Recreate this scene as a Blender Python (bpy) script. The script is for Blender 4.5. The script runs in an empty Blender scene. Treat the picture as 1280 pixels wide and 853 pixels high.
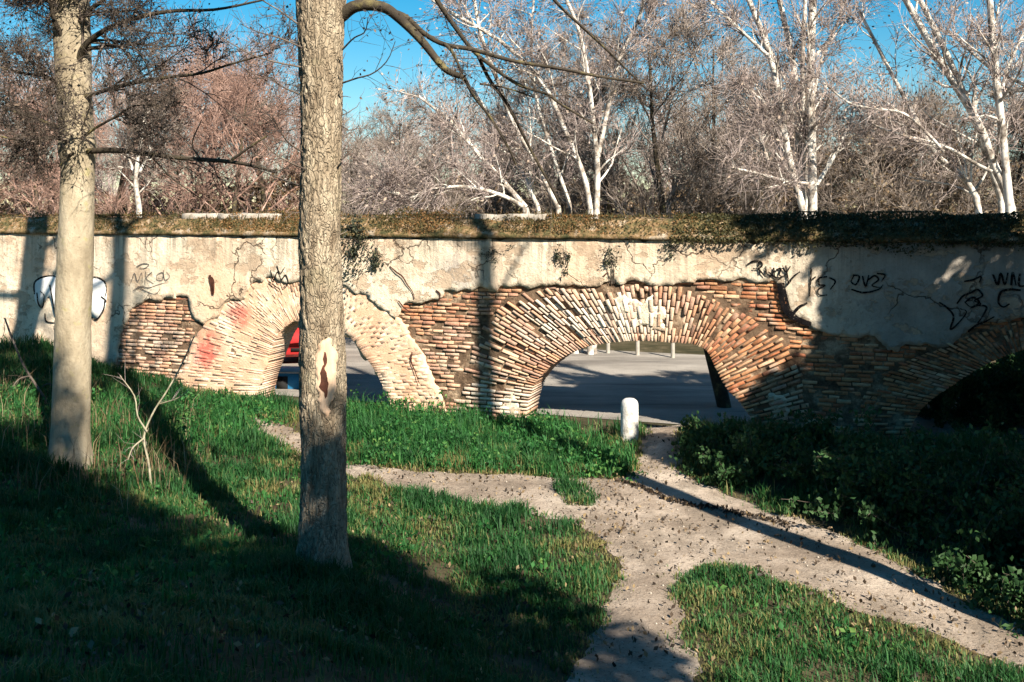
import bpy, math, random
import numpy as np
from mathutils import Vector, noise
from mathutils.geometry import delaunay_2d_cdt

R = math.radians
rng = np.random.default_rng(7)
random.seed(7)
scene = bpy.context.scene
col = scene.collection

# ------------------------------------------------------------------ camera model
F = 1256.0            # focal length in pixels of the 1280-wide photograph
HZ = 265.0            # horizon row
CZ = 4.6              # eye height
YAW = R(20)
P0 = np.array([2.546, 20.0])
E_ = np.array([math.cos(YAW), -math.sin(YAW)])
N_ = np.array([math.sin(YAW), math.cos(YAW)])
ELEV, AZ = R(38), R(30)
L = Vector((math.sin(AZ) * math.cos(ELEV), -math.cos(AZ) * math.cos(ELEV), math.sin(ELEV)))


def at(px, py, Y):
    return np.array([(px - 640) / F * Y, Y, CZ - (py - HZ) / F * Y])


def wall_st(px, py, d=0.0):
    u = (px - 640) / F
    k = (d + P0[0] * N_[0] + P0[1] * N_[1]) / (u * N_[0] + N_[1])
    s = (k * u - P0[0]) * E_[0] + (k - P0[1]) * E_[1]
    return (s, CZ - (py - HZ) / F * k)


def wall_world(s, t, d=0.0):
    return np.array([P0[0] + s * E_[0] + d * N_[0], P0[1] + s * E_[1] + d * N_[1], t])


def sst(a, b, x):
    t = np.clip((x - a) / (b - a), 0, 1)
    return t * t * (3 - 2 * t)


def h(x, y):
    """terrain height"""
    x = np.asarray(x, float); y = np.asarray(y, float)
    dw = (x - P0[0]) * N_[0] + (y - P0[1]) * N_[1]
    yend = 9.0 + 7.0 * sst(1.5, -3.0, x)
    front = 0.18 + 2.8 * (1 - sst(-1.0, yend, y))
    front = front + 0.85 * sst(-4.5, -11.5, x) * sst(8, 14, y) + 0.35 * sst(-9, -12, x) * sst(18, 24, y)
    # bank on the right of the path
    edge = 1.9 + (17.6 - y) * 0.60
    front = front + 0.5 * sst(0.2, 2.6, x - edge) * sst(5, 9, y) * sst(21.5, 17.5, y + 0.35 * (x - 3))
    back = 0.26 + 0 * x
    back = back + 1.6 * sst(15.5, 24, dw) + 3.0 * sst(30, 90, dw)
    w = sst(-0.8, 0.6, dw)
    z = front * (1 - w) + back * w
    z = z + 0.05 * np.sin(x * 1.3 + 0.7) * np.sin(y * 0.9 + 1.1) * sst(1.0, -0.5, dw)
    return z


def gp(px, py):
    z = 0.3
    for _ in range(40):
        Y = (CZ - z) * F / max(py - HZ, 5)
        X = (px - 640) / F * Y
        z = 0.5 * z + 0.5 * float(h(X, Y))
    return np.array([X, Y, z])


# ------------------------------------------------------------------ object helpers
def tag(o, label=None, cat=None, group=None, kind=None):
    if label: o['label'] = label
    if cat: o['category'] = cat
    if group: o['group'] = group
    if kind: o['kind'] = kind
    return o


def empty(name, loc, rz=0.0):
    o = bpy.data.objects.new(name, None)
    col.objects.link(o)
    o.location = loc; o.rotation_euler = (0, 0, rz)
    o.empty_display_size = 0.2
    return o


def vnoise(x, y, seed=0):
    """vectorised gradient-like value noise in the plane, about -1..1"""
    x = np.asarray(x, float) + seed * 17.3; y = np.asarray(y, float) - seed * 9.1
    xi, yi = np.floor(x), np.floor(y); fx, fy = x - xi, y - yi
    fx = fx * fx * (3 - 2 * fx); fy = fy * fy * (3 - 2 * fy)
    def hsh(a, b):
        v = np.sin(a * 127.1 + b * 311.7 + seed * 3.7) * 43758.5453
        return v - np.floor(v)
    v = (hsh(xi, yi) * (1 - fx) + hsh(xi + 1, yi) * fx) * (1 - fy) + (hsh(xi, yi + 1) * (1 - fx) + hsh(xi + 1, yi + 1) * fx) * fy
    return v * 2 - 1


def vfbm(x, y, seed=0, octs=3):
    return sum(vnoise(np.asarray(x) * 2 ** k, np.asarray(y) * 2 ** k, seed + k) * .55 ** k for k in range(octs))


class MB:
    """collects vertices and faces, then links them as one mesh object"""
    def __init__(self):
        self.V = []; self.Fq = []; self.n = 0; self.T = []; self.hasT = False

    def add(self, verts, faces, tint=None):
        verts = np.asarray(verts, float).reshape(-1, 3)
        self.V.append(verts)
        for a in (faces if isinstance(faces, list) and len(faces) and isinstance(faces[0], np.ndarray) and faces[0].ndim == 2 else [faces]):
            if isinstance(a, np.ndarray):
                self.Fq.append(a + self.n)
            else:
                for f in a:
                    self.Fq.append(np.array([f]) + self.n)
        m = len(verts)
        if tint is None:
            self.T.append(np.zeros((m, 3)))
        else:
            t = np.asarray(tint, float)
            if t.ndim == 1: t = np.repeat(t[None, :], m, 0)
            self.T.append(t); self.hasT = True
        self.n += m

    def tubes(self, polys, sides=5):
        """polys: list of (pts (n,3), radii (n,)); batched by point count"""
        groups = {}
        for p, r in polys:
            groups.setdefault(len(p), []).append((p, r))
        for n, g in groups.items():
            P = np.array([a for a, _ in g], float); Rr = np.array([b for _, b in g], float)
            M = len(P)
            T = np.empty_like(P)
            d = P[:, 1:] - P[:, :-1]
            d /= np.linalg.norm(d, axis=2, keepdims=True) + 1e-9
            T[:, 0] = d[:, 0]; T[:, -1] = d[:, -1]
            if n > 2:
                T[:, 1:-1] = d[:, 1:] + d[:, :-1]
            T /= np.linalg.norm(T, axis=2, keepdims=True) + 1e-9
            ref = np.tile(np.array([0.31, 0.87, 0.38]), (M, 1))
            par = np.abs((T[:, 0] * ref).sum(1)) > 0.85
            ref[par] = np.array([0.9, -0.2, 0.1])
            u = ref[:, None, :] - (T * ref[:, None, :]).sum(2, keepdims=True) * T
            u /= np.linalg.norm(u, axis=2, keepdims=True) + 1e-9
            v = np.cross(T, u)
            a = np.arange(sides) * 2 * math.pi / sides
            ring = (P[:, :, None, :] + Rr[:, :, None, None] *
                    (np.cos(a)[None, None, :, None] * u[:, :, None, :] + np.sin(a)[None, None, :, None] * v[:, :, None, :]))
            verts = ring.reshape(-1, 3)
            base = (np.arange(M) * n * sides)[:, None, None]
            i = np.arange(n - 1)[None, :, None] * sides
            j = np.arange(sides)[None, None, :]
            j2 = (j + 1) % sides
            f = np.stack([base + i + j, base + i + j2, base + i + sides + j2, base + i + sides + j], -1).reshape(-1, 4)
            self.add(verts, f)

    def leaves(self, C, size, tint=None, up=0.0, aspect=0.6, rg=rng):
        """many small folded leaves; C (M,3), size (M,)"""
        M = len(C)
        a = rg.normal(size=(M, 3)); a[:, 2] *= (1 - up)
        a /= np.linalg.norm(a, axis=1, keepdims=True) + 1e-9
        b = rg.normal(size=(M, 3)); b -= (a * b).sum(1, keepdims=True) * a
        b /= np.linalg.norm(b, axis=1, keepdims=True) + 1e-9
        c = np.cross(a, b)
        s = np.asarray(size)[:, None]
        v0 = C - a * s; v1 = C + b * s * aspect + c * s * 0.18; v2 = C + a * s; v3 = C - b * s * aspect + c * s * 0.18
        verts = np.stack([v0, v1, v2, v3], 1).reshape(-1, 3)
        i = np.arange(M)[:, None] * 4
        f = np.concatenate([np.concatenate([i, i + 1, i + 2], 1), np.concatenate([i, i + 2, i + 3], 1)], 0)
        t = None
        if tint is not None:
            t = np.repeat(np.asarray(tint), 4, 0)
        self.add(verts, f, t)

    def build(self, name, mat, parent=None, smooth=False, origin=None):
        me = bpy.data.meshes.new(name)
        V = np.concatenate(self.V) if self.V else np.zeros((0, 3))
        if origin is not None:
            V = V - np.asarray(origin)[None, :]
        byk = {}
        order = []
        for f in self.Fq:
            order.append(f)
        idx = np.concatenate([f.ravel() for f in order]).astype(np.int32)
        sizes = np.concatenate([np.full(len(f), f.shape[1], np.int32) for f in order])
        starts = np.concatenate([[0], np.cumsum(sizes)[:-1]]).astype(np.int32)
        me.vertices.add(len(V)); me.vertices.foreach_set('co', V.astype(np.float32).ravel())
        me.loops.add(len(idx)); me.loops.foreach_set('vertex_index', idx)
        me.polygons.add(len(sizes)); me.polygons.foreach_set('loop_start', starts)
        me.polygons.foreach_set('loop_total', sizes)
        if smooth:
            me.polygons.foreach_set('use_smooth', np.ones(len(sizes), bool))
        me.update(calc_edges=True)
        if self.hasT:
            T = np.concatenate(self.T)
            at_ = me.attributes.new('tint', 'FLOAT_COLOR', 'POINT')
            at_.data.foreach_set('color', np.concatenate([T, np.ones((len(T), 1))], 1).astype(np.float32).ravel())
        me.materials.append(mat)
        o = bpy.data.objects.new(name, me)
        col.objects.link(o)
        if origin is not None: o.location = origin
        if parent is not None: o.parent = parent
        return o


def spline(pts, n):
    """Catmull-Rom resample of a list of points (k,dim) to n points"""
    P = np.asarray(pts, float)
    if len(P) == 2:
        t = np.linspace(0, 1, n)[:, None]
        return P[0] * (1 - t) + P[1] * t
    Q = np.vstack([2 * P[0] - P[1], P, 2 * P[-1] - P[-2]])
    u = np.linspace(0, len(P) - 1 - 1e-6, n)
    k = u.astype(int); t = (u - k)[:, None]
    a, b, c, d = Q[k], Q[k + 1], Q[k + 2], Q[k + 3]
    return 0.5 * (2 * b + (c - a) * t + (2 * a - 5 * b + 4 * c - d) * t * t + (3 * b - a - 3 * c + d) * t ** 3)


def resample(poly, step, closed=True):
    P = np.asarray(poly, float)
    out = []
    m = len(P)
    for i in range(m if closed else m - 1):
        a, b = P[i], P[(i + 1) % m]
        k = max(1, int(np.linalg.norm(b - a) / step))
        for j in range(k):
            out.append(a + (b - a) * j / k)
    if not closed: out.append(P[-1])
    return np.array(out)


def inside(poly, X, Y):
    P = np.asarray(poly, float)
    X = np.asarray(X, float); Y = np.asarray(Y, float)
    r = np.zeros(X.shape, bool)
    j = len(P) - 1
    for i in range(len(P)):
        xi, yi = P[i]; xj, yj = P[j]
        c = ((yi > Y) != (yj > Y)) & (X < (xj - xi) * (Y - yi) / (yj - yi + 1e-12) + xi)
        r ^= c
        j = i
    return r


def dist_to_poly(poly, X, Y):
    P = np.asarray(poly, float); Q = np.roll(P, -1, 0)
    X = np.asarray(X, float); Y = np.asarray(Y, float)
    best = np.full(X.shape, 1e9)
    for a, b in zip(P, Q):
        ab = b - a; l = (ab ** 2).sum() + 1e-12
        t = np.clip(((X - a[0]) * ab[0] + (Y - a[1]) * ab[1]) / l, 0, 1)
        best = np.minimum(best, np.hypot(X - a[0] - t * ab[0], Y - a[1] - t * ab[1]))
    return best


def ragged(poly, step, amp, scale, seed=0.0):
    P = resample(poly, step)
    out = []
    for p in P:
        n1 = noise.fractal(Vector((p[0] * scale, p[1] * scale, seed)), 1.0, 2.2, 4)
        n2 = noise.fractal(Vector((p[0] * scale, p[1] * scale, seed + 31.7)), 1.0, 2.2, 4)
        out.append((p[0] + amp * n1, p[1] + amp * n2))
    return np.array(out)


def cdt(poly, grid):
    P = np.asarray(poly)
    lo, hi = P.min(0), P.max(0)
    gx, gy = np.meshgrid(np.arange(lo[0], hi[0], grid), np.arange(lo[1], hi[1], grid))
    gx = gx.ravel() + rng.uniform(-.3, .3, gx.size) * grid
    gy = gy.ravel() + rng.uniform(-.3, .3, gy.size) * grid
    k = inside(P, gx, gy)
    gx, gy = gx[k], gy[k]
    k = dist_to_poly(P, gx, gy) > grid * .35
    gx, gy = gx[k], gy[k]
    n = len(P)
    vs = [Vector((float(a), float(b))) for a, b in P] + [Vector((float(a), float(b))) for a, b in zip(gx, gy)]
    es = [(i, (i + 1) % n) for i in range(n)]
    v2, e2, f2, ov, oe, of = delaunay_2d_cdt(vs, es, [], 1, 1e-5)
    V = np.array([(v.x, v.y) for v in v2])
    Fc = np.array([f for f in f2 if len(f) == 3], int)
    cen = V[Fc].mean(1)
    Fc = Fc[inside(P, cen[:, 0], cen[:, 1])]
    # boundary edges
    cnt = {}
    for f in Fc:
        for a, b in ((f[0], f[1]), (f[1], f[2]), (f[2], f[0])):
            cnt[(a, b)] = 1
    bd = [(a, b) for (a, b) in cnt if (b, a) not in cnt]
    return V, Fc, bd


def slab(mb, poly, d_front, d_back, grid, nz=0.0, nscale=1.2, back=False, tint=None):
    """upright slab in wall coordinates (s, d, t) filling a polygon"""
    V, Fc, bd = cdt(poly, grid)
    dz = np.array([noise.fractal(Vector((v[0] * nscale, v[1] * nscale, 5.1)), 1.0, 2.1, 4) for v in V]) * nz
    n = len(V)
    A = np.stack([V[:, 0], d_front + dz, V[:, 1]], 1)
    B = np.stack([V[:, 0], np.full(n, d_back), V[:, 1]], 1)
    faces = [Fc]
    if back: faces.append(Fc[:, ::-1] + n)
    bda = np.array(bd)
    faces.append(np.stack([bda[:, 1], bda[:, 0], bda[:, 0] + n, bda[:, 1] + n], 1))
    mb.add(np.vstack([A, B]), faces, tint)


# ------------------------------------------------------------------ materials
def nodes_of(name):
    m = bpy.data.materials.new(name); m.use_nodes = True
    nt = m.node_tree; nt.nodes.clear()
    out = nt.nodes.new('ShaderNodeOutputMaterial')
    b = nt.nodes.new('ShaderNodeBsdfPrincipled')
    b.inputs['Roughness'].default_value = 0.9
    b.inputs['Specular IOR Level'].default_value = 0.15
    nt.links.new(b.outputs[0], out.inputs[0])
    return m, nt, b, out


class NT:
    def __init__(s, nt): s.nt = nt; s.co = None
    def n(s, t, **k):
        x = s.nt.nodes.new(t)
        for a, v in k.items(): setattr(x, a, v)
        return x
    def l(s, a, b): s.nt.links.new(a, b)
    def obj(s):
        if s.co is None: s.co = s.n('ShaderNodeTexCoord').outputs['Object']
        return s.co
    def mapped(s, scale=(1, 1, 1), rot=(0, 0, 0), loc=(0, 0, 0), src=None):
        m = s.n('ShaderNodeMapping'); s.l(src or s.obj(), m.inputs[0])
        m.inputs['Scale'].default_value = scale; m.inputs['Rotation'].default_value = rot; m.inputs['Location'].default_value = loc
        return m.outputs[0]
    def noise(s, scale, detail=6, rough=.6, vec=None, dist=0.0):
        x = s.n('ShaderNodeTexNoise'); x.inputs['Scale'].default_value = scale
        x.inputs['Detail'].default_value = detail; x.inputs['Roughness'].default_value = rough
        x.inputs['Distortion'].default_value = dist
        s.l(vec or s.obj(), x.inputs['Vector'])
        return x.outputs['Fac']
    def ramp(s, fac, stops):
        r = s.n('ShaderNodeValToRGB'); s.l(fac, r.inputs[0])
        els = r.color_ramp.elements
        while len(els) > len(stops): els.remove(els[-1])
        while len(els) < len(stops): els.new(1.0)
        for e, (p, c) in zip(els, stops):
            e.position = p
            e.color = (c if hasattr(c, '__len__') else (c, c, c)) + (1,) if hasattr(c, '__len__') else (c, c, c, 1)
        return r.outputs[0]
    def mix(s, fac, a, b, mode='MIX'):
        m = s.n('ShaderNodeMix'); m.data_type = 'RGBA'; m.blend_type = mode
        for sock, v in ((m.inputs[0], fac), (m.inputs[6], a), (m.inputs[7], b)):
            if isinstance(v, (int, float)): sock.default_value = v
            elif isinstance(v, tuple): sock.default_value = v + (1,)
            else: s.l(v, sock)
        return m.outputs[2]
    def math(s, op, a, b=None):
        m = s.n('ShaderNodeMath', operation=op)
        for sock, v in ((m.inputs[0], a), (m.inputs[1], b)):
            if v is None: continue
            if isinstance(v, (int, float)): sock.default_value = v
            else: s.l(v, sock)
        return m.outputs[0]
    def bump(s, hgt, b, dist=.02, strength=1.0):
        x = s.n('ShaderNodeBump'); x.inputs['Distance'].default_value = dist; x.inputs['Strength'].default_value = strength
        s.l(hgt, x.inputs['Height']); s.l(x.outputs[0], b.inputs['Normal'])
    def tint(s):
        a = s.n('ShaderNodeAttribute', attribute_name='tint')
        return a.outputs['Color']
    def blob(s, c, r, src=None):
        """1 at a spot of the object, falling to 0 at radius r (object coordinates)"""
        vm = s.n('ShaderNodeVectorMath', operation='DISTANCE'); s.l(src or s.obj(), vm.inputs[0]); vm.inputs[1].default_value = c
        return s.math('SUBTRACT', 1.0, s.math('MINIMUM', s.math('DIVIDE', vm.outputs['Value'], r), 1.0))


def noisy(name, stops, scale=3.0, bump=.01, bscale=None, rough=.9, stretch=(1, 1, 1), detail=8, fine=None):
    m, nt, b, out = nodes_of(name); q = NT(nt)
    v = q.mapped(stretch)
    f = q.noise(scale, detail, .65, v)
    c = q.ramp(f, stops)
    if fine:
        g = q.noise(fine, 4, .7, v)
        c = q.mix(1.0, c, q.ramp(g, [(.3, .55), (.7, 1.25)]), 'MULTIPLY')
    q.l(c, b.inputs['Base Color'])
    b.inputs['Roughness'].default_value = rough
    if bump: q.bump(q.noise(bscale or scale * 6, 8, .7, v), b, bump)
    return m


def leafy(name, c1, c2, c3=None, trans=.35):
    """leaf / blade material: colour from the tint attribute's red channel"""
    m, nt, b, out = nodes_of(name); q = NT(nt)
    sp = q.n('ShaderNodeSeparateColor'); q.l(q.tint(), sp.inputs[0])
    stops = [(0.0, c1), (.6, c2)] + ([(1.0, c3)] if c3 else [])
    c = q.ramp(sp.outputs[0], stops)
    q.l(c, b.inputs['Base Color'])
    b.inputs['Roughness'].default_value = .6
    b.inputs['Specular IOR Level'].default_value = .25
    tr = q.n('ShaderNodeBsdfTranslucent'); q.l(c, tr.inputs[0])
    mx = q.n('ShaderNodeMixShader'); mx.inputs[0].default_value = trans
    q.l(b.outputs[0], mx.inputs[1]); q.l(tr.outputs[0], mx.inputs[2]); q.l(mx.outputs[0], out.inputs[0])
    return m


M = {}
# plaster of the wall: warm cream, water stains from the ledge, grey bloom
m, nt, b, out = nodes_of('plaster'); q = NT(nt)
base = q.ramp(q.noise(1.1, 10, .62), [(.28, (.46, .38, .27)), (.45, (.70, .605, .465)), (.62, (.81, .73, .585)), (.8, (.70, .635, .52))])
streak = q.noise(1.0, 8, .65, q.mapped((5.5, 1, .55)))
base = q.mix(q.ramp(streak, [(.52, 0.0), (.72, .65)]), base, (.33, .29, .235))
spots = q.noise(14, 6, .7)
base = q.mix(q.ramp(spots, [(.58, 0.0), (.66, .8)]), base, (.17, .14, .105))
patchy = q.noise(3.2, 10, .72, None, .8)
base = q.mix(q.ramp(patchy, [(.52, 0.0), (.60, .55), (.75, .7)]), base, (.44, .36, .27))
warm = q.noise(.55, 5, .6)
base = q.mix(q.ramp(warm, [(.42, 0.0), (.64, .62)]), base, (.60, .37, .22))
run = q.noise(1.0, 9, .7, q.mapped((9, 1, .35)))
szz = q.n('ShaderNodeSeparateXYZ'); q.l(q.obj(), szz.inputs[0]); hi = q.n('ShaderNodeMapRange'); q.l(szz.outputs[2], hi.inputs[0]); hi.inputs[1].default_value = 3.0; hi.inputs[2].default_value = 4.05
base = q.mix(q.math('MULTIPLY', hi.outputs[0], q.ramp(run, [(.45, 0.0), (.62, .8)])), base, (.21, .18, .14))
# right end greyed and darkened in colour to stand in for deep tree shade
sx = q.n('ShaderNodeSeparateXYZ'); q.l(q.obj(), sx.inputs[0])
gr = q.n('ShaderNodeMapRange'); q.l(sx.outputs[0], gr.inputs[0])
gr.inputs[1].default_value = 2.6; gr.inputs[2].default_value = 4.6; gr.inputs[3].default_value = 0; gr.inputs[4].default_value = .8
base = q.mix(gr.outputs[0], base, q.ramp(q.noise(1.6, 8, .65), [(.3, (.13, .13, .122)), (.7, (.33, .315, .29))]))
# worn grey smudge
s_, t_ = wall_st(572, 345)
sm = q.blob((s_, -.06, t_), .75)
base = q.mix(q.math('MULTIPLY', sm, q.ramp(q.noise(3, 6, .6), [(.35, .2), (.65, 1.0)])), base, (.33, .32, .31))
# places where the top coat has flaked off, and hairline cracks
flake = q.ramp(q.noise(1.15, 12, .68, q.mapped((1, 1, 1.5), (0, 0, 0), (3.3, 0, 1.7))), [(.545, 0.0), (.56, 1.0)])
under = q.ramp(q.noise(7, 8, .7), [(.3, (.30, .215, .145)), (.55, (.46, .34, .235)), (.75, (.56, .45, .33))])
base = q.mix(q.math('MULTIPLY', flake, .75), base, under)
cv = q.n('ShaderNodeTexVoronoi'); cv.feature = 'DISTANCE_TO_EDGE'; cv.inputs['Scale'].default_value = .75
cw = q.n('ShaderNodeTexNoise'); cw.inputs['Scale'].default_value = 2.2; cw.inputs['Detail'].default_value = 8; q.l(q.obj(), cw.inputs['Vector'])
ca = q.n('ShaderNodeVectorMath', operation='MULTIPLY_ADD'); q.l(cw.outputs['Color'], ca.inputs[0]); ca.inputs[1].default_value = (.9, .9, .9); q.l(q.obj(), ca.inputs[2]); q.l(ca.outputs[0], cv.inputs['Vector'])
crk = q.math('MULTIPLY', q.ramp(cv.outputs['Distance'], [(.004, 1.0), (.014, 0.0)]), q.ramp(q.noise(.6, 3, .5), [(.47, 0.0), (.55, 1.0)]))
base = q.mix(q.math('MULTIPLY', crk, .85), base, (.07, .05, .035))
q.l(base, b.inputs['Base Color'])
q.bump(q.math('SUBTRACT', q.math('ADD', q.noise(9, 10, .7), q.math('MULTIPLY', q.noise(45, 4, .7), .35)), q.math('ADD', q.math('MULTIPLY', flake, .35), q.math('MULTIPLY', crk, .8))), b, .035)
M['plaster'] = m

# bricks: colour carried by each brick, weathered
m, nt, b, out = nodes_of('brick'); q = NT(nt)
c = q.tint()
g = q.noise(9, 8, .7)
c = q.mix(1.0, c, q.ramp(g, [(.3, .6), (.5, 1.0), (.72, 1.3)]), 'MULTIPLY')
lime = q.noise(2.2, 7, .65)
c = q.mix(q.ramp(lime, [(.53, 0.0), (.70, .7)]), c, (.62, .52, .40))
q.l(c, b.inputs['Base Color'])
q.bump(q.noise(30, 8, .75), b, .02)
M['brick'] = m

# thin limewash over the left ring, with red spray paint
m, nt, b, out = nodes_of('limewashed_brick'); q = NT(nt)
c = q.tint()
g = q.noise(2.0, 9, .65)
c = q.mix(q.ramp(g, [(.42, .92), (.66, .25)]), c, q.ramp(q.noise(1.3, 7, .6), [(.3, (.56, .33, .21)), (.5, (.68, .46, .32)), (.7, (.80, .68, .54))]))
for (px, py, r_) in ((300, 393, .42), (262, 432, .5), (256, 448, .4)):
    s_, t_ = wall_st(px, py)
    bl = q.math('MULTIPLY', q.blob((s_, -.04, t_), r_), q.ramp(q.noise(5, 7, .7), [(.38, .2), (.6, 1.7)]))
    c = q.mix(q.math('MINIMUM', bl, .8), c, (.50, .12, .09))
q.l(c, b.inputs['Base Color'])
q.bump(q.noise(22, 8, .75), b, .02)
M['limewash'] = m

M['mortar'] = noisy('mortar', [(.3, (.08, .052, .034)), (.55, (.17, .115, .075)), (.75, (.36, .27, .185))], 3.5, .03, 18)
M['bed'] = noisy('lime_mortar', [(.36, (.065, .042, .028)), (.5, (.19, .125, .08)), (.68, (.50, .38, .26))], 2.6, .04, 22, fine=14)
M['stone'] = noisy('coping_stone', [(.3, (.16, .14, .11)), (.5, (.34, .30, .25)), (.75, (.50, .46, .40))], 3, .02, 20)
M['ledge'] = noisy('mossy_mortar', [(.32, (.05, .055, .025)), (.44, (.12, .10, .045)), (.53, (.25, .16, .08)), (.62, (.38, .30, .21)), (.78, (.5, .44, .36))], 4.5, .05, 12, fine=20)
M['bollard'] = noisy('whitewashed_concrete', [(.32, (.27, .24, .19)), (.44, (.60, .57, .51)), (.6, (.80, .79, .75))], 5, .012, 40, fine=28)
M['bollard_cap'] = noisy('bare_concrete', [(.3, (.38, .38, .36)), (.7, (.58, .58, .55))], 8, .008, 40)
M['spray'] = noisy('black_spray_paint', [(.3, (.004, .004, .005)), (.7, (.012, .011, .012))], 6, 0)
M['spray_grey'] = noisy('faded_spray_paint', [(.3, (.05, .05, .05)), (.7, (.12, .115, .11))], 6, 0)
for k_ in ('spray', 'spray_grey'):
    nt = M[k_].node_tree; q = NT(nt); b = [n for n in nt.nodes if n.type == 'BSDF_PRINCIPLED'][0]
    q.l(q.ramp(q.noise(26, 6, .75), [(.36, .15), (.46, 1.0)]), b.inputs['Alpha'])
    b.inputs['Specular IOR Level'].default_value = 0
M['white_paint'] = noisy('white_wall_paint', [(.3, (.66, .66, .64)), (.7, (.82, .82, .80))], 3, .01, 20)

M['soil'] = noisy('soil', [(.3, (.025, .026, .012)), (.5, (.055, .048, .025)), (.7, (.12, .095, .06))], 1.6, .05, 9)
m, nt, b, out = nodes_of('dirt_path'); q = NT(nt)
base = q.ramp(q.noise(.9, 9, .62), [(.30, (.15, .115, .088)), (.46, (.28, .225, .175)), (.56, (.37, .305, .245)), (.7, (.47, .40, .325))])
base = q.mix(q.ramp(q.noise(2.4, 6, .6, q.mapped((1, .45, 1), (0, 0, R(-28)))), [(.48, 0.0), (.62, .65)]), base, (.19, .155, .12))
base = q.mix(q.ramp(q.noise(22, 6, .7), [(.54, 0.0), (.64, .8)]), base, (.10, .075, .055))
base = q.mix(q.ramp(q.noise(60, 3, .7), [(.6, 0.0), (.68, .6)]), base, (.52, .47, .40))
q.l(base, b.inputs['Base Color'])
q.bump(q.math('ADD', q.noise(5, 10, .7), q.math('MULTIPLY', q.noise(38, 6, .75), .4)), b, .045)
M['path'] = m
m, nt, b, out = nodes_of('worn_asphalt'); q = NT(nt)
base = q.ramp(q.noise(.5, 9, .65, q.mapped((.5, 1.5, 1), (0, 0, R(-6)))), [(.32, (.15, .135, .12)), (.5, (.25, .228, .20)), (.66, (.36, .33, .29))])
base = q.mix(q.ramp(q.noise(1.0, 8, .7, q.mapped((.22, 3.4, 1), (0, 0, R(-14)))), [(.55, 0.0), (.62, .45)]), base, (.08, .073, .066))  # dark streaks painted for branch shadows, doubling as wheel tracks
base = q.mix(q.ramp(q.noise(40, 4, .7), [(.5, 0.0), (.7, .5)]), base, (.09, .085, .08))
q.l(base, b.inputs['Base Color'])
q.bump(q.noise(25, 8, .75, q.mapped((.5, 1.4, 1))), b, .03)
M['road'] = m

m, nt, b, out = nodes_of('furrowed_bark'); q = NT(nt)
rid = q.noise(9, 8, .65, q.mapped((1, 1, .22)), .6)
c = q.ramp(rid, [(.34, (.16, .12, .08)), (.46, (.33, .265, .185)), (.62, (.46, .385, .28)), (.8, (.54, .47, .35))])
vo = q.n('ShaderNodeTexVoronoi'); vo.feature = 'DISTANCE_TO_EDGE'; vo.inputs['Scale'].default_value = 24
wv_ = q.n('ShaderNodeTexNoise'); wv_.inputs['Scale'].default_value = 5; q.l(q.obj(), wv_.inputs['Vector'])
vv_ = q.n('ShaderNodeVectorMath', operation='MULTIPLY_ADD'); q.l(wv_.outputs['Color'], vv_.inputs[0]); vv_.inputs[1].default_value = (.12, .12, .3); q.l(q.mapped((1, 1, .11)), vv_.inputs[2]); q.l(vv_.outputs[0], vo.inputs['Vector'])
fl = q.ramp(vo.outputs['Distance'], [(.02, 0.0), (.16, 1.0)])
brk = q.ramp(q.noise(2.2, 6, .65, q.mapped((1, 1, .5))), [(.40, 0.0), (.62, 1.0)])
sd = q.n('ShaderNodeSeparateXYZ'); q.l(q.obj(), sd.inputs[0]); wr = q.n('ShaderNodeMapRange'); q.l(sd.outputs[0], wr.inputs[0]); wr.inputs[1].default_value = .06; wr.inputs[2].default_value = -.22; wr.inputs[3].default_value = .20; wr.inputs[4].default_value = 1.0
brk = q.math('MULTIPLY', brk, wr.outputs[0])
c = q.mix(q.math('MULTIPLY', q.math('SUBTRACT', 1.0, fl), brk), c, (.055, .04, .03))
fleck = q.noise(34, 5, .75, q.mapped((1, 1, .45)))
c = q.mix(q.ramp(fleck, [(.53, 0.0), (.62, .8)]), c, (.13, .10, .07))
mott = q.noise(5.5, 7, .7, q.mapped((1, 1, .6)))
c = q.mix(q.ramp(mott, [(.5, 0.0), (.64, .6)]), c, (.22, .17, .115))
c = q.mix(q.ramp(q.noise(1.1, 5, .6), [(.55, 0.0), (.7, .45)]), c, (.36, .34, .21))
q.l(c, b.inputs['Base Color'])
q.bump(q.math('ADD', q.math('ADD', rid, q.math('MULTIPLY', fl, .34)), q.math('MULTIPLY', q.noise(60, 5, .7, q.mapped((1, 1, .5))), .4)), b, .05)
M['bark'] = m
m, nt, b, out = nodes_of('smooth_bark'); q = NT(nt)
c = q.ramp(q.noise(2.6, 9, .65, q.mapped((1, 1, .5))), [(.3, (.19, .155, .105)), (.5, (.32, .27, .19)), (.7, (.42, .365, .27))])
c = q.mix(q.ramp(q.noise(26, 6, .7, q.mapped((1, 1, .6))), [(.55, 0.0), (.68, .65)]), c, (.17, .14, .09))
c = q.mix(q.ramp(q.noise(5, 6, .6), [(.6, 0.0), (.7, .5)]), c, (.30, .28, .10))
q.l(c, b.inputs['Base Color'])
q.bump(q.noise(20, 8, .7, q.mapped((1, 1, .6))), b, .02)
M['bark_smooth'] = m
M['scar'] = noisy('bare_wood', [(.3, (.42, .26, .16)), (.55, (.64, .45, .31)), (.8, (.72, .56, .42))], 5, .012, 30, stretch=(1, 1, .2))
M['sapling'] = noisy('sapling_bark', [(.3, (.16, .14, .09)), (.7, (.36, .33, .24))], 6, 0)
M['scar_slit'] = noisy('rotten_wood', [(.3, (.03, .015, .01)), (.7, (.12, .045, .03))], 12, .01)
M['branch'] = noisy('branch_bark', [(.3, (.025, .02, .016)), (.55, (.055, .045, .032)), (.72, (.20, .17, .07))], 4, .01, 40)
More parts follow.
